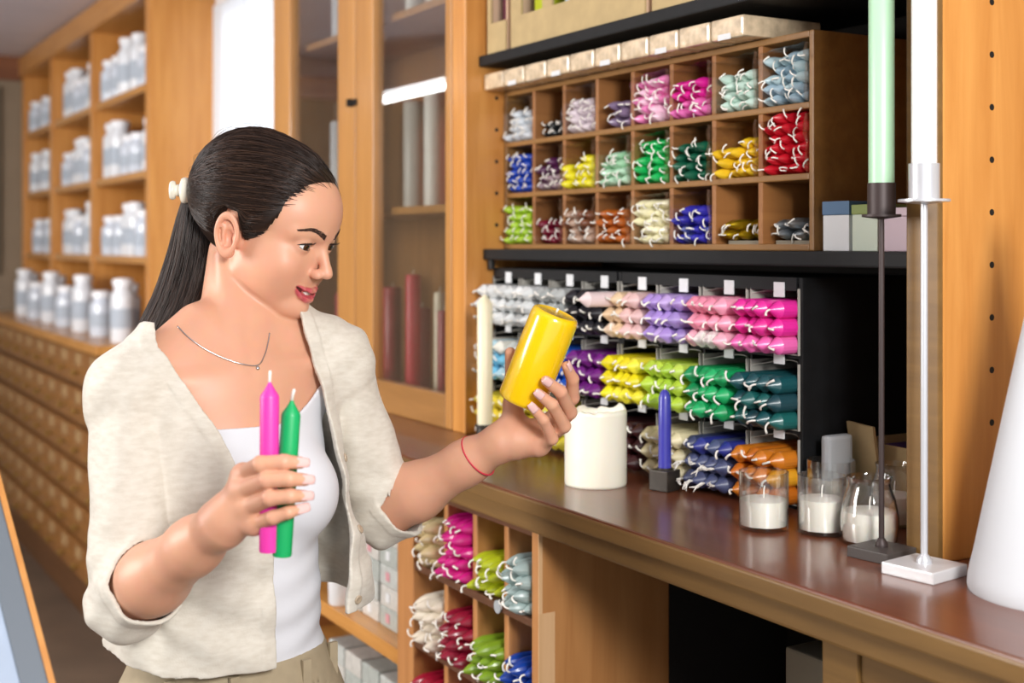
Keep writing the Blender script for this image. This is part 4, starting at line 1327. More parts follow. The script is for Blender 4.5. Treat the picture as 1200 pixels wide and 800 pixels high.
allV, allQ, allC = [], [], []
SKIN = np.array(lin('#DEA688')); LIP = np.array(lin('#C2545C')); BLUSH = np.array(lin('#E39A80')); MOUTH = np.array(lin('#4A1A1C'))
off = 0
for V, Q, kind in parts:
    if kind == 'head':
        nv = len(V)
        Vs = relax(V, Q, 1, .35)
        V = Vs
    elif kind == 'arm':
        V = relax(V, Q, 2, .4)
    C = np.repeat(SKIN[None, :], len(V), 0)
    if kind == 'head':
        q = (V - HO) @ HM.T
        f_, l_, u_ = q[:, 0], np.abs(q[:, 1]), q[:, 2]
        qm = np.stack([f_, l_, u_], 1)
        ld = np.minimum(chain_d(qm, LIP_U, LIP_UR), chain_d(qm, LIP_L, LIP_LR))
        lm_ = np.clip((.0016 - ld) / .0010, 0, 1)
        C = C * (1 - lm_[:, None]) + LIP * lm_[:, None]
        gd = np.clip((.0004 - chain_d(qm, GAP, GAPR)) / .0006, 0, 1) * (f_ < .084)
        C = C * (1 - gd[:, None]) + MOUTH * gd[:, None]
        bl_ = .55 * np.exp(-(((f_ - .062) / .022) ** 2 + ((l_ - .045) / .02) ** 2 + ((u_ + .012) / .018) ** 2))
        C = C * (1 - bl_[:, None]) + BLUSH * bl_[:, None]
        el = .5 * np.exp(-(((f_ + .005) / .02) ** 2 + ((l_ - .076) / .012) ** 2 + ((u_ - .005) / .03) ** 2))
        C = C * (1 - el[:, None]) + BLUSH * el[:, None]
    allV.append(V); allQ.append(Q + off); allC.append(C); off += len(V)
V = np.concatenate(allV); Q = np.concatenate(allQ); Cc = np.concatenate(allC)

PERSON = Vector(c2w(BC[0], -EYE, BC[2]))
def np_mesh(name, V, Q, smooth=True):
    """figure coordinates -> mesh around the person's base"""
    Vw = to_world(V) - np.array(PERSON)
    me = bpy.data.meshes.new(name)
    me.vertices.add(len(Vw)); me.vertices.foreach_set('co', Vw.astype(np.float32).ravel())
    k = Q.shape[1]
    Q = Q[:, ::-1]
    me.loops.add(Q.size); me.loops.foreach_set('vertex_index', Q.astype(np.int32).ravel())
    me.polygons.add(len(Q)); me.polygons.foreach_set('loop_start', np.arange(0, Q.size, k, dtype=np.int32))
    me.polygons.foreach_set('use_smooth', [smooth] * len(Q))
    me.update(calc_edges=True)
    return me

msk = bpy.data.materials.new('skin'); msk.use_nodes = True
nt = msk.node_tree; p = nt.nodes['Principled BSDF']
at = nt.nodes.new('ShaderNodeAttribute'); at.attribute_name = 'tone'
nz = nt.nodes.new('ShaderNodeTexNoise'); nz.inputs['Scale'].default_value = 45
mxc = nt.nodes.new('ShaderNodeMix'); mxc.data_type = 'RGBA'; mxc.blend_type = 'MULTIPLY'; mxc.inputs['Factor'].default_value = 0.10
tc = nt.nodes.new('ShaderNodeTexCoord')
nt.links.new(tc.outputs['Object'], nz.inputs['Vector'])
nt.links.new(at.outputs['Color'], mxc.inputs[6]); nt.links.new(nz.outputs['Color'], mxc.inputs[7])
nt.links.new(mxc.outputs[2], p.inputs['Base Color'])
p.inputs['Roughness'].default_value = 0.46
p.inputs['Subsurface Weight'].default_value = 0.22
p.inputs['Subsurface Radius'].default_value = (0.012, 0.004, 0.002)
p.inputs['Subsurface Scale'].default_value = 0.7
body = np_mesh('person', V, Q)
ca = body.color_attributes.new('tone', 'FLOAT_COLOR', 'POINT')
ca.data.foreach_set('color', np.concatenate([Cc, np.ones((len(Cc), 1))], 1).astype(np.float32).ravel())
person = addm('person', body, msk, PERSON, None, label='person in a beige cardigan and white top holding candles in both hands', cat='person')

def pchild(name, V, Fc, m, parent=None, smooth=True, **kw):
    Vw = to_world(np.array([list(v) for v in V]))
    me = mesh(name, [Vector(v) - PERSON for v in Vw], Fc, smooth)
    bm = bmesh.new(); bm.from_mesh(me); bmesh.ops.recalc_face_normals(bm, faces=bm.faces); bm.to_mesh(me); bm.free()
    return addm(name, me, m, PERSON, parent or person, **kw)

# ---- eyes
def ball(c, axis, r, n=20, rings=14):
    axis = axis / np.linalg.norm(axis)
    t = np.cross(axis, BU); t /= np.linalg.norm(t); b = np.cross(t, axis)
    V, Fc, ang = [c + axis * r], [], []
    for j in range(1, rings):
        a = math.pi * j / rings * (.55 + .45 * j / rings)
        for i in range(n):
            q = 2 * math.pi * i / n
            V.append(c + r * (axis * math.cos(a) + math.sin(a) * (t * math.cos(q) + b * math.sin(q))))
    V.append(c - axis * r)
    for i in range(n): Fc.append((0, 1 + i, 1 + (i + 1) % n))
    for j in range(rings - 2):
        for i in range(n):
            Fc.append((1 + j * n + i, 1 + (j + 1) * n + i, 1 + (j + 1) * n + (i + 1) % n, 1 + j * n + (i + 1) % n))
    for i in range(n): Fc.append((1 + (rings - 2) * n + i, len(V) - 1, 1 + (rings - 2) * n + (i + 1) % n))
    return V, Fc
meye = mat('eye_white', '#E9E6E4', 0.1, coat=1.0); miris = mat('iris', '#4A2E1C', 0.1, coat=1.0); mpup = mat('pupil', '#050505', 0.1, coat=1.0)
for s in (-1, 1):
    c = hd_(.0735, s * .0310, .0205)
    gaze = HF * .93 - HU * .16 + (YT + YB) * 0
    tgt = (YT + YB) / 2 - c; tgt /= np.linalg.norm(tgt)
    gaze = HF - .20 * HL - .10 * HU
    V, Fc = ball(c, gaze, .0119, 24, 22)
    e = pchild('eye', V, Fc, meye)
    e.data.materials.append(miris); e.data.materials.append(mpup)
    gw = Vector(to_world((c + gaze)[None])[0]) - Vector(to_world(c[None])[0]); gw.normalize()
    cw = Vector(to_world(c[None])[0]) - PERSON
    for pl_ in e.data.polygons:
        a = (Vector(pl_.center) - cw).angle(gw)
        pl_.material_index = 2 if a < .22 else (1 if a < .56 else 0)
    # lashes along the upper lid
    pts = []
    for t in np.linspace(-1, 1, 13):
        l = s * .0310 + t * .0132
        u = .0197 + .0046 * math.sqrt(max(0, 1 - t * t)) + .0004
        d2 = max(.0132 ** 2 - (l - s * .031) ** 2 - (u - .0205) ** 2, 1e-6)
        pts.append((.0735 + math.sqrt(d2) * 1.0, l, u))
    tubes = [tube([hd_(*q) for q in pts], [.0005] + [.0012] * 11 + [.0008], 5)]
    for q in pts[1:-1]:
        out = 1 if (q[1] - s * .031) * s > 0 else -.3
        a = hd_(*q); b = hd_(q[0] + .0035, q[1] + s * .0010 * out, q[2] + .0008); c3 = hd_(q[0] + .006, q[1] + s * .003 * out, q[2] + .0040)
        tubes.append(tube([a, b, c3], [.0005, .0004, .0001], 4))
    pl2 = [(.0735 + math.sqrt(max(.0128 ** 2 - (t * .0125) ** 2 - (.0046 * math.sqrt(1 - t * t)) ** 2, 1e-6)), s * .031 + t * .0125, .0197 - .0044 * math.sqrt(1 - t * t)) for t in np.linspace(-.95, .95, 11)]
    tubes.append(tube([hd_(*q) for q in pl2], .0003, 4))
    V, Fc = merge(tubes)
    pchild('eyelashes', V, Fc, mat('lash_black', '#120C0A', 0.5))
    # brow made of short hairs
    rb = np.random.default_rng(3 + s)
    N_ = 260
    t = rb.random(N_) ** 1.3
    l = .011 + .040 * t
    u = .0365 + .0085 * np.sin(np.minimum(1, t * 1.25) * math.pi * .62) - .006 * np.maximum(0, t - .62) * 1.6
    u = u + rb.uniform(-1, 1, N_) * (.0030 * (1 - t) + .0010)
    p0 = HO + .10 * HF + (s * l)[:, None] * HL + u[:, None] * HU
    for _ in range(30):
        p0 = p0 - HF * (WH(p0) * .8)[:, None]
    n_ = HF * .8 + HL * s * .4; n_ = n_ / np.linalg.norm(n_)
    q1 = p0 + (HL * s * .8 - HU * .12 - HF * .4) * .005 + (HU * .35 * .005) * (1 - t)[:, None] + n_ * .0006
    for _ in range(2):
        q1 = q1 + n_ * (.0006 - WH(q1))[:, None]
    V, Fc = merge([tube([a_, (a_ + b_) / 2 + n_ * .0005, b_], [.00036, .00034, .0001], 3) for a_, b_ in zip(p0, q1)])
    pchild('eyebrow', V, Fc, mat('brow_brown', '#3A241A', 0.6))
# teeth
V, Fc = [], []
NT = 18
for i in range(NT + 1):
    t = -1 + 2 * i / NT
    l = t * .0255
    al = abs(l)
    ff = float(np.interp(al, [0, .006, .013, .020, .0255], [.0866, .0860, .0832, .0785, .0720]))
    um = float(np.interp(al, [0, .013, .0255], [-.0470, -.0447, -.0372]))
    hh_ = .0052 * (1 - .55 * (al / .0255) ** 2)
    w_ = .0005 if i % 2 == 0 else -.0003
    for (df, u) in ((-.004, um + .004), (-w_, um + .004), (-w_, um - hh_ * .55), (-.004, um - hh_ * .6)):
        V.append(hd_(ff + df, l, u))
for i in range(NT):
    for k in range(4):
        Fc.append((i * 4 + k, i * 4 + (k + 1) % 4, i * 4 + 4 + (k + 1) % 4, i * 4 + 4 + k))
pchild('teeth', V, Fc, mat('teeth', '#F2EFEA', 0.2, coat=0.5))

# ---- fingernails
mnail = mat('nail', '#E8BDB8', 0.2, coat=0.6)
def nail(tip, prev, nrm, r, w=.0052, ln=.0075):
    d = (tip - prev); d /= np.linalg.norm(d)
    nrm = nrm - (nrm @ d) * d; nrm /= np.linalg.norm(nrm)
    sd = np.cross(d, nrm)
    V, Fc = [], []
    nu, nv = 8, 8
    for i in range(nu + 1):
        for j in range(nv + 1):
            a = -1 + 2 * i / nu; b = -1 + 2 * j / nv
            ww = w * (1 - .25 * max(0, a) ** 3)
            hgt = r * (1.03 - .42 * (b * .75) ** 2 - .16 * max(0, a) ** 2)
            V.append(tip + d * (a * ln + .0012) + sd * (b * ww) + nrm * hgt)
    base = len(V)
    V += [v - nrm * .0009 for v in V[:base]]
    g = lambda i, j: i * (nv + 1) + j
    for i in range(nu):
        for j in range(nv):
            Fc.append((g(i, j), g(i + 1, j), g(i + 1, j + 1), g(i, j + 1)))
            Fc.append((base + g(i, j), base + g(i, j + 1), base + g(i + 1, j + 1), base + g(i + 1, j)))
    for i in range(nu):
        for j in (0, nv):
            Fc.append((g(i, j), base + g(i, j), base + g(i + 1, j), g(i + 1, j)))
    for j in range(nv):
        for i in (0, nu):
            Fc.append((g(i, j), g(i, j + 1), base + g(i, j + 1), base + g(i, j)))
    pchild('fingernail', V, Fc, mnail)
for q in RF:
    nail(RF[q][3], RF[q][2], np.array([.35, .25, -.9]), RRAD[q][3])
for q in LF:
    ax = LF[q][3] - YB; ba = (YT - YB) / np.linalg.norm(YT - YB)
    n_ = ax - (ax @ ba) * ba
    nail(LF[q][3], LF[q][2], n_ / np.linalg.norm(n_) + np.array([0, .1, -.2]), LRAD[q][3])
# ---- clothes
TANK = Field()
torso_field(TANK)
def interp(tab, x):
    xs = [t[0] for t in tab]; ys = [t[1] for t in tab]
    return np.interp(-x, xs, ys)
# widths of the cardigan against the drop below eye level
TL = [(.12, .118), (.155, .140), (.20, .155), (.26, .158), (.33, .160), (.40, .160), (.50, .166), (.56, .170)]
TFR = [(.12, .050), (.155, .066), (.20, .086), (.26, .112), (.33, .130), (.40, .124), (.50, .122), (.56, .122)]
OPR = [(.08, -.115), (.13, -.118), (.18, -.092), (.24, -.060), (.29, -.042), (.34, -.020), (.39, -.002), (.50, .004), (.56, .004)]
OPL = [(.08, .082), (.13, .088), (.20, .104), (.29, .120), (.37, .130), (.44, .116), (.50, .109), (.56, .106)]
def sleeve_pts(S0, E0, W0, end):
    return S0, E0, E0 + (W0 - E0) * end
def fold(p, w=1.0):
    return w * (.0022 * np.sin(p[:, 1] * 95 + p[:, 0] * 60 + 3 * np.sin(p[:, 2] * 14)) * np.clip((-p[:, 1] - .2) * 4, 0, 1)
                + .0016 * np.sin(p[:, 0] * 120 - p[:, 1] * 45 + 2 * np.sin(p[:, 1] * 23)))
SLV = ((SR, ER, WR, .19, .047, .049, .0465), (SL_, EL_, WLf, .14, .050, .049, .0510))
class Cardigan:
    th = .0046
    def trunk(s, p, bc=None, R=None):
        q = (p - BC) @ BM.T
        l, b, f = q[:, 0], q[:, 1], q[:, 2]
        rl = interp(TL, b); rf = np.where(f > 0, interp(TFR, b), interp([(.12, .07), (.2, .096), (.3, .105), (.4, .10), (.56, .118)], b))
        kk = np.clip((-b - .34) / .10, 0, 1) * np.clip(l / .05, 0, 1)      # the open side hangs square
        rl = rl + .026 * kk; nn = 2 + 1.2 * kk
        d = ((np.abs(l / rl) ** nn + np.abs((f + .004) / rf) ** nn + 1e-9) ** (1 / nn) - 1) * np.minimum(rl, rf) * .95
        d = np.maximum(d, b + .105)
        d = smin(d, TANK(p, bc, R) - .0115, .012)
        for S0 in (SR, SL_):
            A0 = bod(0, -.018, -.112) + (S0 - bod(0, 0, -.178)) * .30
            d = smin(d, s.seg(p, A0, S0 + np.array([0, .008, 0]), .049, .037), .03)
        return d + fold(p)
    def sleeve(s, p, i):
        S0, E0, W0, end, r0, r1, r2 = SLV[i]
        a, e, c = sleeve_pts(S0, E0, W0, end)
        g = smin(s.seg(p, a, e, r0, r1), s.seg(p, e, c, r1, r2), .016)
        t = np.sqrt(((p - e) ** 2).sum(1))
        ax = (c - a) / np.linalg.norm(c - a)
        g = g + .0018 * np.sin((p @ ax) * 150 + 2.0 * np.sin((p[:, 0] + p[:, 2]) * 40)) * np.exp(-(t / .085) ** 2)
        return g + fold(p)
    def solid(s, p):
        return np.minimum(s.trunk(p), np.minimum(s.sleeve(p, 0), s.sleeve(p, 1)))
    @staticmethod
    def seg(p, a, b, r1, r2):
        ba = b - a; pa = p - a
        t = np.clip((pa @ ba) / (ba @ ba), 0, 1)
        return np.sqrt(((pa - t[:, None] * ba) ** 2).sum(1)) - (r1 + t * (r2 - r1))
    def cut(s, p):
        """positive where the cardigan is open"""
        q = (p - BC) @ BM.T
        l, b, f = q[:, 0], q[:, 1], q[:, 2]
        o = np.minimum(np.minimum(l - interp(OPR, b), interp(OPL, b) - l), f + .025 + np.clip((b + .19) * 1.2, 0, .07))
        o2 = np.minimum(np.minimum(l + .085, .085 - l), b + .135)           # neck hole at the back
        return np.maximum(o, o2)
    def __call__(s, p, bc=None, R=None):
        g = s.trunk(p, bc, R)
        op = s.cut(p)
        band = np.clip(1 - np.abs(op + .010) / .0105, 0, 1) > 0
        d = np.maximum(g - .0016 * band, -(g + s.th))
        q = (p - BC) @ BM.T
        hem = np.where(q[:, 0] < .03, .520 + .02 * np.clip(q[:, 2], -.1, .1) / .1, .492 + .02 * np.clip(.1 - q[:, 2], 0, .2))
        d = np.maximum(np.maximum(d, -q[:, 1] - hem), op)
        for i in (0, 1):
            S0, E0, W0, end, r0, r1, r2 = SLV[i]
            a, e, c = sleeve_pts(S0, E0, W0, end)
            gs = s.sleeve(p, i)
            axd = (W0 - E0) / np.linalg.norm(W0 - E0)
            pl_ = (p - c) @ axd
            cuff = (pl_ > -.016) & (s.seg(p, a, e, r0, r1) > .004)
            up = s.seg(p, a, e, r0, r1)
            sh = np.maximum(gs - .0012 * cuff, -(gs + s.th))
            # the sleeve ends at the cuff, the upper arm part is left whole
            nr = s.seg(p, e, e + axd * .3, .07, .07)
            sh = np.maximum(sh, np.minimum(np.minimum(pl_, up - .004), -nr))
            d = np.maximum(d, -(gs + s.th * .5))          # trunk cloth does not run through the sleeve
            d = smin(d, sh, .004)
        return d
CG = Cardigan()
V, Q = polygonize(CG, (-.62, -.56, 1.38), (-.05, -.05, 2.02), .0023, 12)
V = relax(V, Q, 2, .45)
mcard = bpy.data.materials.new('beige_knit'); mcard.use_nodes = True
nt = mcard.node_tree; p = nt.nodes['Principled BSDF']
tc = nt.nodes.new('ShaderNodeTexCoord')
n1 = nt.nodes.new('ShaderNodeTexNoise'); n1.inputs['Scale'].default_value = 60; n1.inputs['Detail'].default_value = 5
mp = nt.nodes.new('ShaderNodeMapping'); mp.inputs['Scale'].default_value = (1, 1, 3.0)
r = nt.nodes.new('ShaderNodeValToRGB'); r.color_ramp.elements[0].position = .3; r.color_ramp.elements[1].position = .7
r.color_ramp.elements[0].color = (*lin('#CFC8BA'), 1); r.color_ramp.elements[1].color = (*lin('#DDD8CC'), 1)
n2 = nt.nodes.new('ShaderNodeTexNoise'); n2.inputs['Scale'].default_value = 420
bp = nt.nodes.new('ShaderNodeBump'); bp.inputs['Strength'].default_value = .25; bp.inputs['Distance'].default_value = .001
Lk = nt.links.new
Lk(tc.outputs['Object'], mp.inputs['Vector']); Lk(mp.outputs['Vector'], n1.inputs['Vector']); Lk(n1.outputs['Fac'], r.inputs['Fac']); Lk(r.outputs['Color'], p.inputs['Base Color'])
Lk(tc.outputs['Object'], n2.inputs['Vector']); Lk(n2.outputs['Fac'], bp.inputs['Height']); Lk(bp.outputs['Normal'], p.inputs['Normal'])
p.inputs['Roughness'].default_value = .85; p.inputs['Sheen Weight'].default_value = .2
cardigan = addm('cardigan', np_mesh('cardigan', V, Q), mcard, PERSON, person, label='thin beige knitted cardigan worn open')

# buttons on the image-right band
for yb, c_ in ((545, 1.70), (624, 1.72), (698, 1.73)):
    pos = None
    b = -(yb - 286) / F * c_
    l = float(interp(OPL, np.array([b]))[0]) + .017
    # march from the front onto the cloth
    p0 = bod(l, .2, b)
    for _ in range(60):
        d = CG.trunk(p0[None])[0]
        p0 = p0 - BF * max(d, .0003) * .8
        if d < .0012: break
    n_ = np.array([CG.trunk((p0 + e_)[None])[0] - CG.trunk((p0 - e_)[None])[0] for e_ in np.eye(3) * .002]); n_ /= np.linalg.norm(n_)
    t1 = np.cross(n_, BU); t1 /= np.linalg.norm(t1); t2 = np.cross(n_, t1)
    V, Fc = [], []
    for rr_, hh in ((.0052, .0), (.0055, .0014), (.0042, .0024), (.0030, .0016), (.0004, .0016)):
        for i in range(16):
            a = 2 * math.pi * i / 16
            V.append(p0 + n_ * (hh + .0016) + 1.15 * rr_ * (t1 * math.cos(a) + t2 * math.sin(a)))
    for j in range(4):
        for i in range(16):
            Fc.append((j * 16 + i, j * 16 + (i + 1) % 16, j * 16 + 16 + (i + 1) % 16, j * 16 + 16 + i))
    pchild('button', V, Fc, mat('shell_button', '#B9A78F', 0.3, coat=0.4), cardigan)

# tank top
def tank(p, bc=None, R=None):
    d = TANK(p, bc, R)
    q = (p - BC) @ BM.T
    l, b, f = q[:, 0], q[:, 1], q[:, 2]
    d = d + .0016 * np.sin(b * 150 + 2.2 * np.sin(l * 26 + 1)) * np.clip((-b - .36) * 6, 0, 1) * np.clip(1.2 - np.abs(-b - .46) * 6, 0, 1)
    sh = np.maximum(d - .0060, -(d - .0012))
    neck = np.where(f > -.02, -.236 + .05 * np.clip((l - .02) / .10, 0, 1.5) ** 2 + .05 * np.clip((-l - .05) / .08, 0, 1.2) ** 2, -.18)
    sh = np.maximum(sh, b - neck)
    sh = np.maximum(sh, -b - .556)
    sh = np.maximum(sh, np.abs(l) - .135 - np.clip(-b - .28, 0, .2))
    return sh
V, Q = polygonize(tank, BC + np.array([-.26, -.59, -.24]), BC + np.array([.26, -.12, .24]), .0024, 12)
V = relax(V, Q, 2, .45)
tank_top = addm('tank_top', np_mesh('tank_top', V, Q), mat('white_jersey', '#DCDEE4', 0.8, bump=0.05, bscale=500), PERSON, person, label='white scoop neck top under the cardigan')

# trousers
TRF = Field()
tt = lambda c, r, **k: TRF.ell(bod(*c), (r[0], r[2], r[1]), BM, **k)
tt((0, -.008, -.480), (.120, .090, .150), k=.04)
tt((0, -.010, -.650), (.160, .118, .150), k=.04)
for s in (-1, 1):
    TRF.cone(bod(s * .085, -.01, -.70), bod(s * .090, .0, -1.02), .090, .064, k=.03)
    TRF.cone(bod(s * .090, 0, -1.02), bod(s * .092, -.01, -1.47), .064, .058, k=.03)
def trousers(p, bc=None, R=None):
    d = TRF(p, bc, R)
    b = p[:, 1]
    band = (b > -.580)
    sh = np.maximum(d - .0075 - .0015 * band, -(d - .001))
    return np.maximum(np.maximum(sh, b + .540), -b - 1.50)
V, Q = polygonize(trousers, BC + np.array([-.26, -1.53, -.24]), BC + np.array([.26, -.50, .24]), .0045, 12)
V = relax(V, Q, 2, .45)
trs = addm('trousers', np_mesh('trousers', V, Q), mat('khaki_cotton', '#A6977C', 0.85, var=0.05, vscale=60, bump=0.1, bscale=600), PERSON, person, label='khaki cotton trousers')
for l in (-.115, -.045, .06, .125):
    p0 = bod(l, .2, -.57)
    for _ in range(80):
        d = TRF(p0[None])[0] - .009
        p0 = p0 - BF * max(d, .0003) * .7
        if d < .0006: break
    v, f = bx(-.006, .006, -.024, .024, -.002, .004)
    vv = [p0 + BL * q[0] + BU * q[1] + BF * q[2] for q in v]
    pchild('belt_loop', vv, f, MATS['khaki_cotton'], trs, False)
# shoes
for s in (-1, 1):
    fs = Field()
    fs.ell(bod(s * .092, .045, -1.515), (.045, .035, .12), BM)
    fs.ell(bod(s * .092, -.02, -1.48), (.040, .055, .055), BM, k=.02)
    V, Q = polygonize(lambda p, bc=None, R=None: np.maximum(fs(p), -p[:, 1] - 1.5495), bod(s * .092, .03, -1.48) + np.array([-.17, -.10, -.17]), bod(s * .092, .03, -1.48) + np.array([.17, .10, .17]), .006, 12)
    addm('shoe', np_mesh('shoe', V, Q), mat('shoe_leather', '#3A2E28', 0.4), PERSON, person)

# ---- hair
HC = np.array([-.012, 0, .050])
def ellr(d, r):
    return 1 / np.sqrt(((d / r) ** 2).sum(-1))
def r_skull(d):
    return np.maximum(ellr(d, np.array([.098, .075, .080])), np.where(d[..., 0] > 0, ellr(d, np.array([.105, .068, .072])), 0))
def r_hair(d):
    front = np.clip(d[..., 0], 0, 1); back = np.clip(-d[..., 0], 0, 1); up = np.clip(d[..., 2], 0, 1); dn = np.clip(-d[..., 2], 0, 1)
    base = ellr(d, np.array([.106, .083, .092]))
    return base + .005 * up ** 1.5 * (1 - front) ** .5 + .014 * back * (1 - dn) + .010 * back * up
HLn = [(-.30, -.045), (-.042, -.045), (-.032, .034), (-.012, .045), (.006, .027), (.018, .011), (.035, .022), (.055, .059), (.075, .077), (.12, .089)]
def hairline(d):
    q = HC + d * r_skull(d)[..., None]
    return q[..., 2] - np.interp(q[..., 0], [t[0] for t in HLn], [t[1] for t in HLn])
def hh(q): return HO + q[..., 0:1] * HF + q[..., 1:2] * HL + q[..., 2:3] * HU
nu_, nv_ = 128, 80
V, Fc = [], []
uu = np.linspace(0, 2 * np.pi, nu_, endpoint=False); vv_ = np.linspace(.02, np.pi - .02, nv_)
U2, V2 = np.meshgrid(uu, vv_)
D = np.stack([np.sin(V2) * np.cos(U2), np.sin(V2) * np.sin(U2), np.cos(V2)], -1)
sg = np.clip((hairline(D) + .002) / .014, 0, 1); sg = sg * sg * (3 - 2 * sg)
RR = (r_skull(D) - .008) * (1 - sg) + (r_hair(D) - .0012) * sg
G = hh(HC + D * RR[..., None]).reshape(-1, 3)
for j in range(nv_ - 1):
    for i in range(nu_):
        Fc.append((j * nu_ + i, j * nu_ + (i + 1) % nu_, (j + 1) * nu_ + (i + 1) % nu_, (j + 1) * nu_ + i))
Fc.append(tuple(range(nu_))); Fc.append(tuple((nv_ - 1) * nu_ + i for i in range(nu_)))
mhair = bpy.data.materials.new('dark_hair'); mhair.use_nodes = True
p = mhair.node_tree.nodes['Principled BSDF']
p.inputs['Base Color'].default_value = (*lin('#241812'), 1); p.inputs['Roughness'].default_value = .38
p.inputs['Specular IOR Level'].default_value = .35
hair = pchild('hair', list(G), Fc, mhair, label='long dark brown hair clipped back')
# strands combed back to the clip
CLIP = P(213, 223, 1.785)
cl = (CLIP - HO) @ HM.T - HC; cd_ = cl / np.linalg.norm(cl)
hr = np.random.default_rng(11)
tubes = []
def slerp(a, b, t):
    o = math.acos(np.clip(a @ b, -1, 1))
    return (np.sin((1 - t) * o)[:, None] * a + np.sin(t * o)[:, None] * b) / max(math.sin(o), 1e-6)
cnt = 0
while cnt < 3000:
    d = hr.normal(size=3); d /= np.linalg.norm(d)
    if d[1] > .75: continue
    h0 = hairline(d[None])[0]
    if h0 < -.0015 or d @ cd_ > .93 or d @ cd_ < -.995: continue
    near_line = h0 < .010
    if cnt % 3 and not near_line: continue
    q0 = HC + d * r_skull(d[None])[0]
    if q0[0] < -.01 and q0[2] < .03: continue
    ts = np.linspace(0, 1, 13)
    jit = cd_ + hr.normal(size=3) * .045; jit /= np.linalg.norm(jit)
    dd = slerp(d, jit, ts)
    # sag a little on the sides
    dd = dd + np.array([0, 0, -.10])[None] * (np.sin(np.pi * ts) * (abs(d[1]) ** .5))[:, None]
    dd /= np.linalg.norm(dd, axis=1)[:, None]
    blend = np.clip(ts / .22, 0, 1) if near_line else np.ones_like(ts)
    rad = (r_skull(dd) + .0005) * (1 - blend) + r_hair(dd) * blend + hr.uniform(-.0012, .0014) + .0006 * np.sin(ts * 9 + hr.uniform(0, 6))
    lc = HC + dd * rad[:, None]
    over = (lc[:, 0] > -.038) & (lc[:, 0] < .006) & (lc[:, 2] < .046)
    lc[:, 2] = np.where(over, .046 + (lc[:, 2] - .046) * .15, lc[:, 2])
    pts = hh(lc)
    w_ = hr.uniform(.00040, .00085)
    tubes.append(tube(pts, [w_ * .25, w_ * .7] + [w_] * 10 + [w_ * .6], 3, False))
    cnt += 1
# hair hanging from the clip and from behind the ear
sp = np.array([P(232, 222, 1.800), P(231, 262, 1.806), P(226, 306, 1.806), P(210, 356, 1.800), P(186, 400, 1.785), P(160, 452, 1.765), P(146, 510, 1.755)])
hw = np.array([.016, .029, .036, .037, .034, .028, .022]); hd2 = np.array([.016, .024, .026, .024, .022, .02, .016])
tt_ = np.linspace(0, 1, len(sp))
tf_ = np.linspace(0, 1, 28)
def sm(a):
    a = np.asarray(a, float)
    if a.ndim == 1: a = a[:, None]
    n = len(a); out = np.zeros((len(tf_), a.shape[1]))
    for i, t in enumerate(tf_):
        x = t * (n - 1); k = min(int(x), n - 2); u = x - k
        p0, p1, p2, p3 = a[max(k - 1, 0)], a[k], a[k + 1], a[min(k + 2, n - 1)]
        out[i] = .5 * (2 * p1 + (p2 - p0) * u + (2 * p0 - 5 * p1 + 4 * p2 - p3) * u * u + (3 * p1 - p0 - 3 * p2 + p3) * u ** 3)
    return out
SPN, HW, HD = sm(sp), sm(hw)[:, 0], sm(hd2)[:, 0]
tan = np.gradient(SPN, axis=0); tan /= np.linalg.norm(tan, axis=1)[:, None]
side = np.cross(tan, np.array([0, 0, 1.])); side /= np.linalg.norm(side, axis=1)[:, None]
if side[5, 0] < 0: side = -side
dep = np.cross(side, tan); dep /= np.linalg.norm(dep, axis=1)[:, None]
n = 28
V, Fc = [], []
for i in range(len(tf_)):
    for k in range(n):
        a = 2 * math.pi * k / n
        V.append(SPN[i] + side[i] * HW[i] * .96 * math.cos(a) + dep[i] * HD[i] * .96 * math.sin(a))
for i in range(len(tf_) - 1):
    for k in range(n):
        Fc.append((i * n + k, i * n + (k + 1) % n, (i + 1) * n + (k + 1) % n, (i + 1) * n + k))
Fc.append(tuple(range(n))); Fc.append(tuple((len(tf_) - 1) * n + k for k in range(n)))
pchild('hair_tail', V, Fc, mhair, hair)
for i in range(750):
    a = hr.uniform(0, 2 * math.pi); s = hr.uniform(.94, 1.05)
    a1 = a + hr.normal() * .25
    ph_ = hr.uniform(0, 6)
    aa = a + (a1 - a) * tf_ + .05 * np.sin(tf_ * 7 + ph_)
    pts = SPN + side * (HW * s * np.cos(aa))[:, None] + dep * (HD * s * np.sin(aa))[:, None]
    w_ = hr.uniform(.0005, .0011)
    tubes.append(tube(pts[::2], [w_] * 13 + [w_ * .5], 3, False))
# a few loose fly-away hairs
for i in range(40):
    d = hr.normal(size=3); d[2] = abs(d[2]); d /= np.linalg.norm(d)
    if hairline(d[None])[0] < .01 or d[1] > .3 or d[0] > .35: continue
    ts = np.linspace(0, .6, 9)
    jit = cd_ + hr.normal(size=3) * .3; jit /= np.linalg.norm(jit)
    dd = slerp(d, jit, ts); dd /= np.linalg.norm(dd, axis=1)[:, None]
    pts = hh(HC + dd * (r_hair(dd) + .0005 + .008 * np.sin(ts * 5) * hr.uniform(.2, 1))[:, None])
    tubes.append(tube(pts, .00022, 3, False))
mh2 = mat('brown_hair', '#3E2C22', 0.36, spec=0.4)
for tb, mm in (([t_ for i_, t_ in enumerate(tubes) if i_ % 4], mhair), ([t_ for i_, t_ in enumerate(tubes) if i_ % 4 == 0], mh2)):
    V, Fc = merge(tb)
    pchild('hair_strands', [np.array(v) for v in V], Fc, mm, hair, True, kind='stuff')
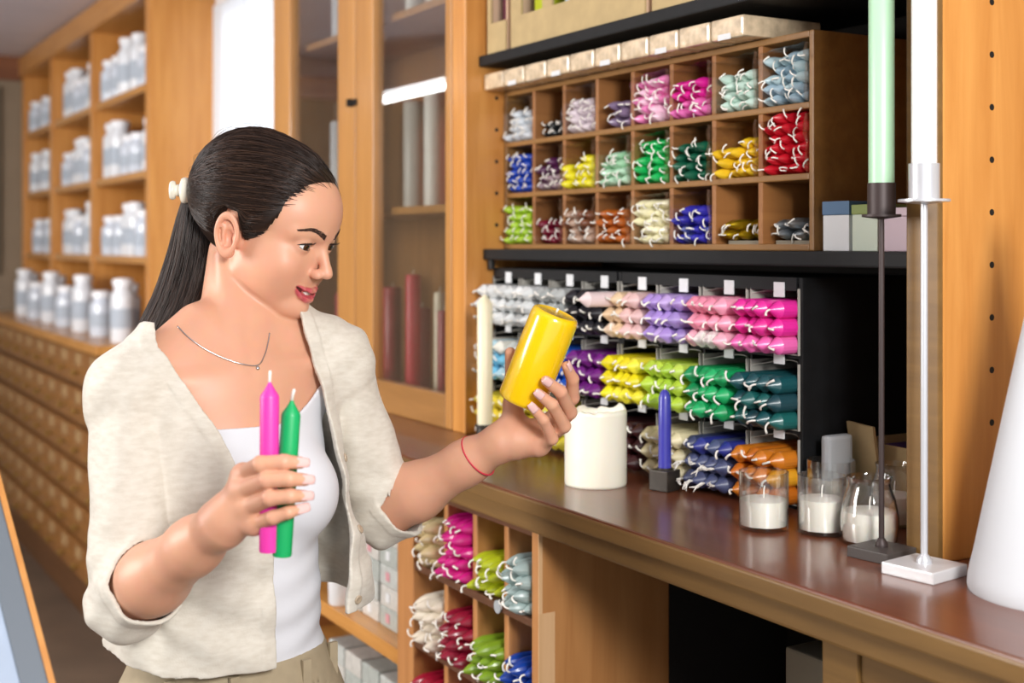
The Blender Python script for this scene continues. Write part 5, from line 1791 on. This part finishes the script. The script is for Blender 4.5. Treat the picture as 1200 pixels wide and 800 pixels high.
# hair clip: pale disc on a wider base
V, Fc = [], []
ax = hh((HC + cl * 1.0)[None])[0] - hh(HC[None])[0]; ax /= np.linalg.norm(ax)
ax = ax + np.array([-.2, -.15, -.1]); ax /= np.linalg.norm(ax)
t1 = np.cross(ax, BU); t1 /= np.linalg.norm(t1); t2 = np.cross(ax, t1)
prof = [(.017, -.010), (.0185, -.004), (.017, .000), (.009, .003), (.0075, .008), (.0125, .0095), (.0135, .013), (.012, .016), (.001, .0165)]
for r_, h_ in prof:
    for i in range(24):
        a = 2 * math.pi * i / 24
        V.append(CLIP + ax * h_ + t1 * r_ * .75 * math.cos(a) + t2 * r_ * math.sin(a))
for j in range(len(prof) - 1):
    for i in range(24):
        Fc.append((j * 24 + i, j * 24 + (i + 1) % 24, j * 24 + 24 + (i + 1) % 24, j * 24 + 24 + i))
pchild('hair_clip', V, Fc, mat('ivory_plastic', '#E9E4D2', 0.25, coat=0.4), hair)

# ---- necklace and bracelet
def onto(p0, dirn, off):
    p0 = np.array(p0, float)
    for _ in range(80):
        d = WH(p0[None])[0] - off
        p0 = p0 + dirn * d * .7
        if abs(d) < .0002: break
    return p0
ctrl = [P(208, 382, 1.72), P(222, 396, 1.70), P(246, 412, 1.66), P(275, 424, 1.62), P(301, 428, 1.62), P(310, 416, 1.66), P(314, 402, 1.70), P(316, 390, 1.74)]
tf_ = np.linspace(0, 1, 44)
cp = sm(np.array(ctrl))
npts = []
for q in cp:
    dn = q / np.linalg.norm(q)
    npts.append(onto(q - dn * .12, dn, .0012))
V, Fc = tube(npts, .0009, 6)
nk = pchild('necklace', V, Fc, mat('silver_chain', '#C9C9CC', 0.25, metal=0.9), label='thin silver necklace with a small pendant')
pk_ = npts[int(len(npts) * 4 / 7)]
V, Fc = ball(np.array(pk_) + np.array([0, -.004, -.001]), np.array([0, 0, -1.]), .0028, 12, 8)
pchild('pendant', V, Fc, MATS['silver_chain'], nk)
bc_ = EL_ + (WLf - EL_) * .80
axd = (WLf - EL_) / np.linalg.norm(WLf - EL_)
t1 = np.cross(axd, BU); t1 /= np.linalg.norm(t1); t2 = np.cross(axd, t1)
ring = []
for i in range(33):
    a = 2 * math.pi * i / 32
    ring.append(bc_ + (t1 * math.cos(a) + t2 * math.sin(a)) * .0318 + axd * .004 * math.sin(a))
V, Fc = tube(ring, .0012, 6, False)
pchild('bracelet', V, Fc, mat('red_thread', '#D2344A', 0.6), label='thin red thread bracelet')

# ------------------------------------------------------------------ candles held in the hands
def held(name, B0, T0, r, prof, m, label, wickh, lean, n=28):
    b, t = Vector(to_world(B0[None])[0]), Vector(to_world(T0[None])[0])
    ln = (t - b).length
    me = lathe_mesh(name, [(r * q, z if z >= 0 else ln + z) for q, z in prof(ln)], n)
    o = addm(name, me, m, b, None, label=label, cat='candle')
    rot = Vector((0, 0, 1)).rotation_difference((t - b).normalized())
    o.rotation_mode = 'QUATERNION'; o.rotation_quaternion = rot
    v, f = tube([(0, 0, 0), (lean * .2, 0, wickh * .5), (lean, 0, wickh)], .0017, 6)
    wo = bpy.data.objects.new('wick', mesh('wick', v, f, True)); wo.data.materials.append(M_WICK)
    link(wo, (0, 0, 0), o); wo.location = (0, 0, ln)
    return o
tp = lambda ln: [(.95, 0), (1, .002), (1, ln * .5), (1, ln - .0005), (.94, ln + .002), (.55, ln + .008), (.28, ln + .013), (.15, ln + .016)]
mp1 = mat('pink_wax', '#E63CA8', 0.42, sss=0.1); mp2 = mat('green_wax', '#10A860', 0.42, sss=0.1)
o = held('dinner_candle', PB, PT, HR, tp, mp1, "bright pink dinner candle held upright in the person's hand", .014, .001); o.children[0].location.z += .014
o = held('dinner_candle', GB, GT_, HR, tp, mp2, "bright green dinner candle held upright in the person's hand", .014, .005); o.children[0].location.z += .014
my = mat('yellow_wax', '#F4C80A', 0.22, coat=0.9, sss=0.05, bump=0.12, bscale=40)
yp = lambda ln: [(.90, 0), (.97, .002), (1, .006), (1, ln * .5), (1, ln - .010), (.975, ln - .004), (.91, ln - .001), (.80, ln), (.78, ln - .0006), (.1, ln - .0004)]
o = held('pillar_candle', YB, YT, YR, yp, my, "large bright yellow pillar candle in shrink wrap held in the person's hand", .006, .001, 48)
